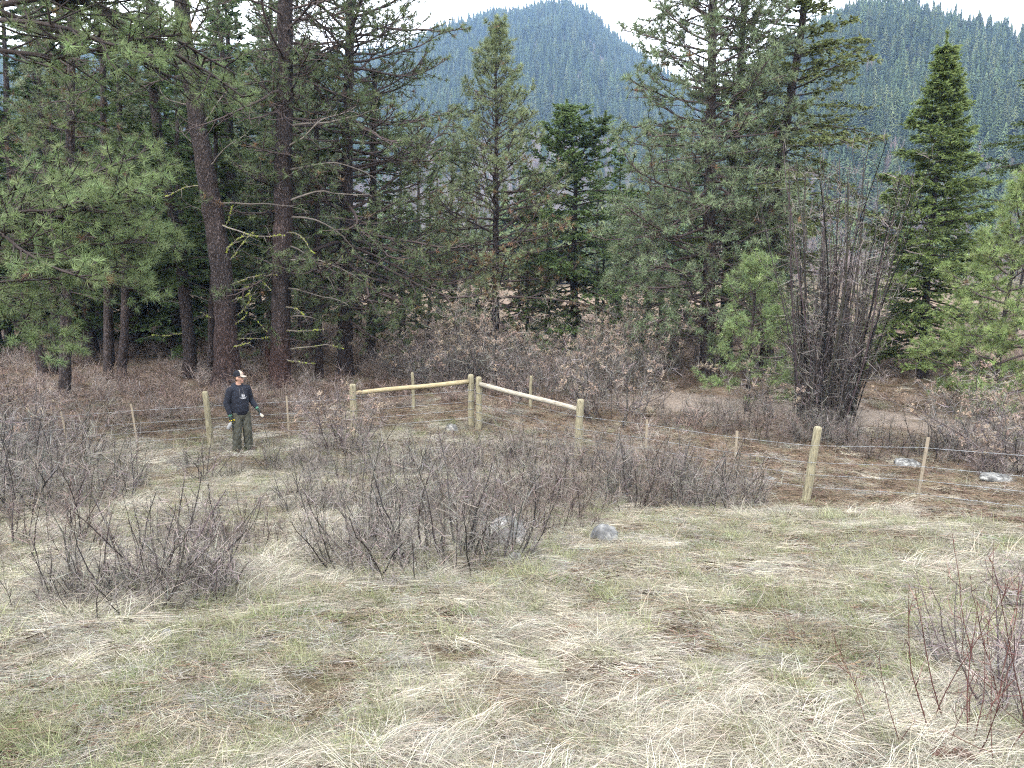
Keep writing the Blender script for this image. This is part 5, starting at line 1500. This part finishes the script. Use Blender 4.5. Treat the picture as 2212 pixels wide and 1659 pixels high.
# ------------------------------------------------------------------ grass
def clump(seed, n, rad, L, w, el0, el1, colr, amt, k=4, bias=0.0, droop=-0.10, tipc=None):
    r = np.random.default_rng(seed)
    a = r.random(n) * 2 * np.pi
    if bias:
        a = r.standard_normal(n) * bias
    pa = r.random(n) * 6.28; pr = rad * np.sqrt(r.random(n))
    p0 = np.stack([np.cos(pa) * pr, np.sin(pa) * pr, np.full(n, -0.012)], -1)
    el = np.radians(el0 + (el1 - el0) * r.random(n))
    d = np.stack([np.cos(a) * np.cos(el), np.sin(a) * np.cos(el), np.sin(el)], -1)
    P = grow(p0, d, L * (0.45 + 0.75 * r.random(n)), k, droop, droop * 1.5, 0.09, r)
    P[..., 2] = np.maximum(P[..., 2], 0.006 + 0.03 * r.random((n, 1)))
    g = Geo()
    c = vary(colr, n, amt, r)
    ribbons(P, w, w * 0.3, c, g, r)
    return g.mesh('grass_clump', [M_GRASS])
STRAW = (0.268, 0.238, 0.184); PALE = (0.372, 0.343, 0.287); TAN = (0.215, 0.168, 0.118); GRN = (0.122, 0.158, 0.064); OLIVE = (0.195, 0.207, 0.115); LITB = (0.115, 0.083, 0.062)
CL = [clump(801, 115, 0.17, 0.15, 0.0030, 3, 50, STRAW, 0.28),                      # 0 messy straw
      clump(802, 120, 0.20, 0.23, 0.0030, 2, 24, PALE, 0.22, bias=0.8),           # 1 pale flattened straw
      clump(803, 80, 0.12, 0.14, 0.0030, 20, 75, OLIVE, 0.28),                    # 2 olive tuft
      clump(804, 80, 0.11, 0.09, 0.0030, 40, 85, GRN, 0.28),                      # 3 short green
      clump(805, 100, 0.20, 0.17, 0.0030, 0, 16, TAN, 0.35),                       # 4 lying tan litter
      clump(806, 60, 0.20, 0.09, 0.0075, 0, 25, LITB, 0.4, k=3),                  # 5 brown leaf and bark litter
      clump(807, 125, 0.13, 0.32, 0.0029, 12, 60, PALE, 0.22, bias=0.9, droop=-0.17, k=5),  # 6 long arching straw
      clump(808, 8, 0.20, 0.36, 0.0032, 50, 88, STRAW, 0.28, droop=-0.05, k=5),   # 7 standing stalks
      clump(809, 120, 0.19, 0.17, 0.0030, 2, 38, (0.28, 0.267, 0.24), 0.32)]        # 8 greyed old straw
TUSSOCKS = [(1235, 1405, .42), (1120, 1390, .3), (1300, 1370, .3), (1540, 1540, .35), (1650, 1575, .4), (1380, 1570, .35), (1480, 1640, .45), (1580, 1650, .4), (2090, 1235, .4), (1990, 1560, .5), (2110, 1510, .45), (2080, 1630, .5), (480, 1255, .4),
            (590, 1275, .35), (280, 1325, .4), (690, 1195, .5), (860, 1250, .4), (140, 1440, .4), (560, 1660, .3), (660, 1630, .3), (1000, 1650, .35), (60, 1300, .5), (500, 1040, .5), (660, 1040, .6), (880, 1610, .25), (1800, 1640, .4), (300, 1090, .8), (1620, 1110, .4), (1900, 1110, .5), (750, 1120, .8), (880, 1150, .6), (1000, 1180, .5), (650, 1080, .7), (350, 1230, .6), (200, 1230, .7), (1250, 1070, .6), (120, 1150, .7)]
def grass():
    r = np.random.default_rng(81)
    X = []; Y = []
    for y0, y1, dens in [(1.2, 4, 190), (4, 7, 125), (7, 11, 75), (11, 16, 44), (16, 23, 24), (23, 33, 8)]:
        hw = y1 * 0.76 + 1.2
        n = int(dens * (y1 - y0) * 2 * hw)
        X.append((r.random(n) * 2 - 1) * hw); Y.append(y0 + (y1 - y0) * r.random(n))
    x = np.concatenate(X); y = np.concatenate(Y); n = len(x)
    mu_, li_, ro_ = zones(x, y)
    a = fbm(x, y, 1.3, 61); b = fbm(x, y, 2.2, 64); c = fbm(x, y, 0.7, 67); u = r.random(n)
    tus = np.zeros(n)
    for X_, Y_, rad in TUSSOCKS:
        q = on_ground(X_, Y_)
        tus = np.maximum(tus, np.exp(-((x - q[0]) ** 2 + (y - q[1]) ** 2) / (rad * rad)))
    w = np.zeros((n, 9))
    w[:, 0] = 1.5
    w[:, 1] = 0.45 + 1.6 * sstep(0.5, 0.66, a)
    w[:, 2] = 0.7 * sstep(0.40, 0.62, b) + 0.7 + 0.5 * sstep(0.5, 0.6, c)
    w[:, 3] = 0.5 * sstep(0.46, 0.64, b) + 0.6
    w[:, 4] = 0.7
    w[:, 5] = 0.45 + 1.3 * sstep(0.54, 0.7, 1 - c)
    w[:, 6] = 0.03
    w[:, 7] = 0.10
    w[:, 8] = 1.0
    fl = np.clip(li_ + mu_, 0, 1)[:, None]
    wood = np.array([0.35, 0.1, 0.10, 0.04, 1.6, 2.8, 0.0, 0.02, 0.3])
    w = w * (1 - fl) + wood * fl
    w = w * (1 - tus[:, None]) + np.array([0.7, 1.2, 0.15, 0.08, 0.2, 0.1, 1.3, 0.12, 0.5]) * tus[:, None]
    cum = np.cumsum(w / w.sum(1, keepdims=True), 1)
    idx = (u[:, None] > cum).sum(1).clip(0, 8)
    keep = (r.random(n) < 1 - 0.93 * ro_) & ~((c < 0.43) & (r.random(n) < 0.42) & (tus < 0.3))
    lay = np.radians(-15) + (fbm(x, y, 1.6, 71) - 0.5) * 6.0 + 1.1 * r.standard_normal(n)     # the way the grass is combed
    rz = np.where(np.isin(idx, [0, 1, 6]), lay, r.random(n) * 6.28)
    e = 0.15
    gx_ = (ground_h(x + e, y) - ground_h(x - e, y)) / (2 * e); gy_ = (ground_h(x, y + e) - ground_h(x, y - e)) / (2 * e)
    # tilt with the slope: rotate about x by atan(gy), about y by -atan(gx) (applied after the spin)
    M = []
    ca, sa = np.cos(rz), np.sin(rz)
    nrm = norm(np.stack([-gx_, -gy_, np.ones(n)], -1))
    tx = np.stack([ca, sa, ca * gx_ + sa * gy_], -1); tx = norm(tx); ty = np.cross(nrm, tx)
    # euler XYZ of the matrix with columns tx, ty, nrm
    ry = np.arcsin(np.clip(-tx[:, 2], -1, 1)); rx = np.arctan2(ty[:, 2], nrm[:, 2]); rzz = np.arctan2(tx[:, 1], tx[:, 0])
    s = (0.7 + 0.6 * r.random(n)) * np.where(y < 5, 0.8, 1.0) * np.where(y > 7, 1.15, 1.0) * np.where(y > 16, 1.2, 1)
    S = np.stack([s, s, s * (0.8 + 0.4 * r.random(n))], -1)
    P = np.stack([x, y, ground_h(x, y)], -1)
    scatter('grass', CL, P[keep], np.stack([rx, ry, rzz], -1)[keep], S[keep], idx[keep], 'dry flattened straw grass with green new blades covering the slope', 'grass')
grass()
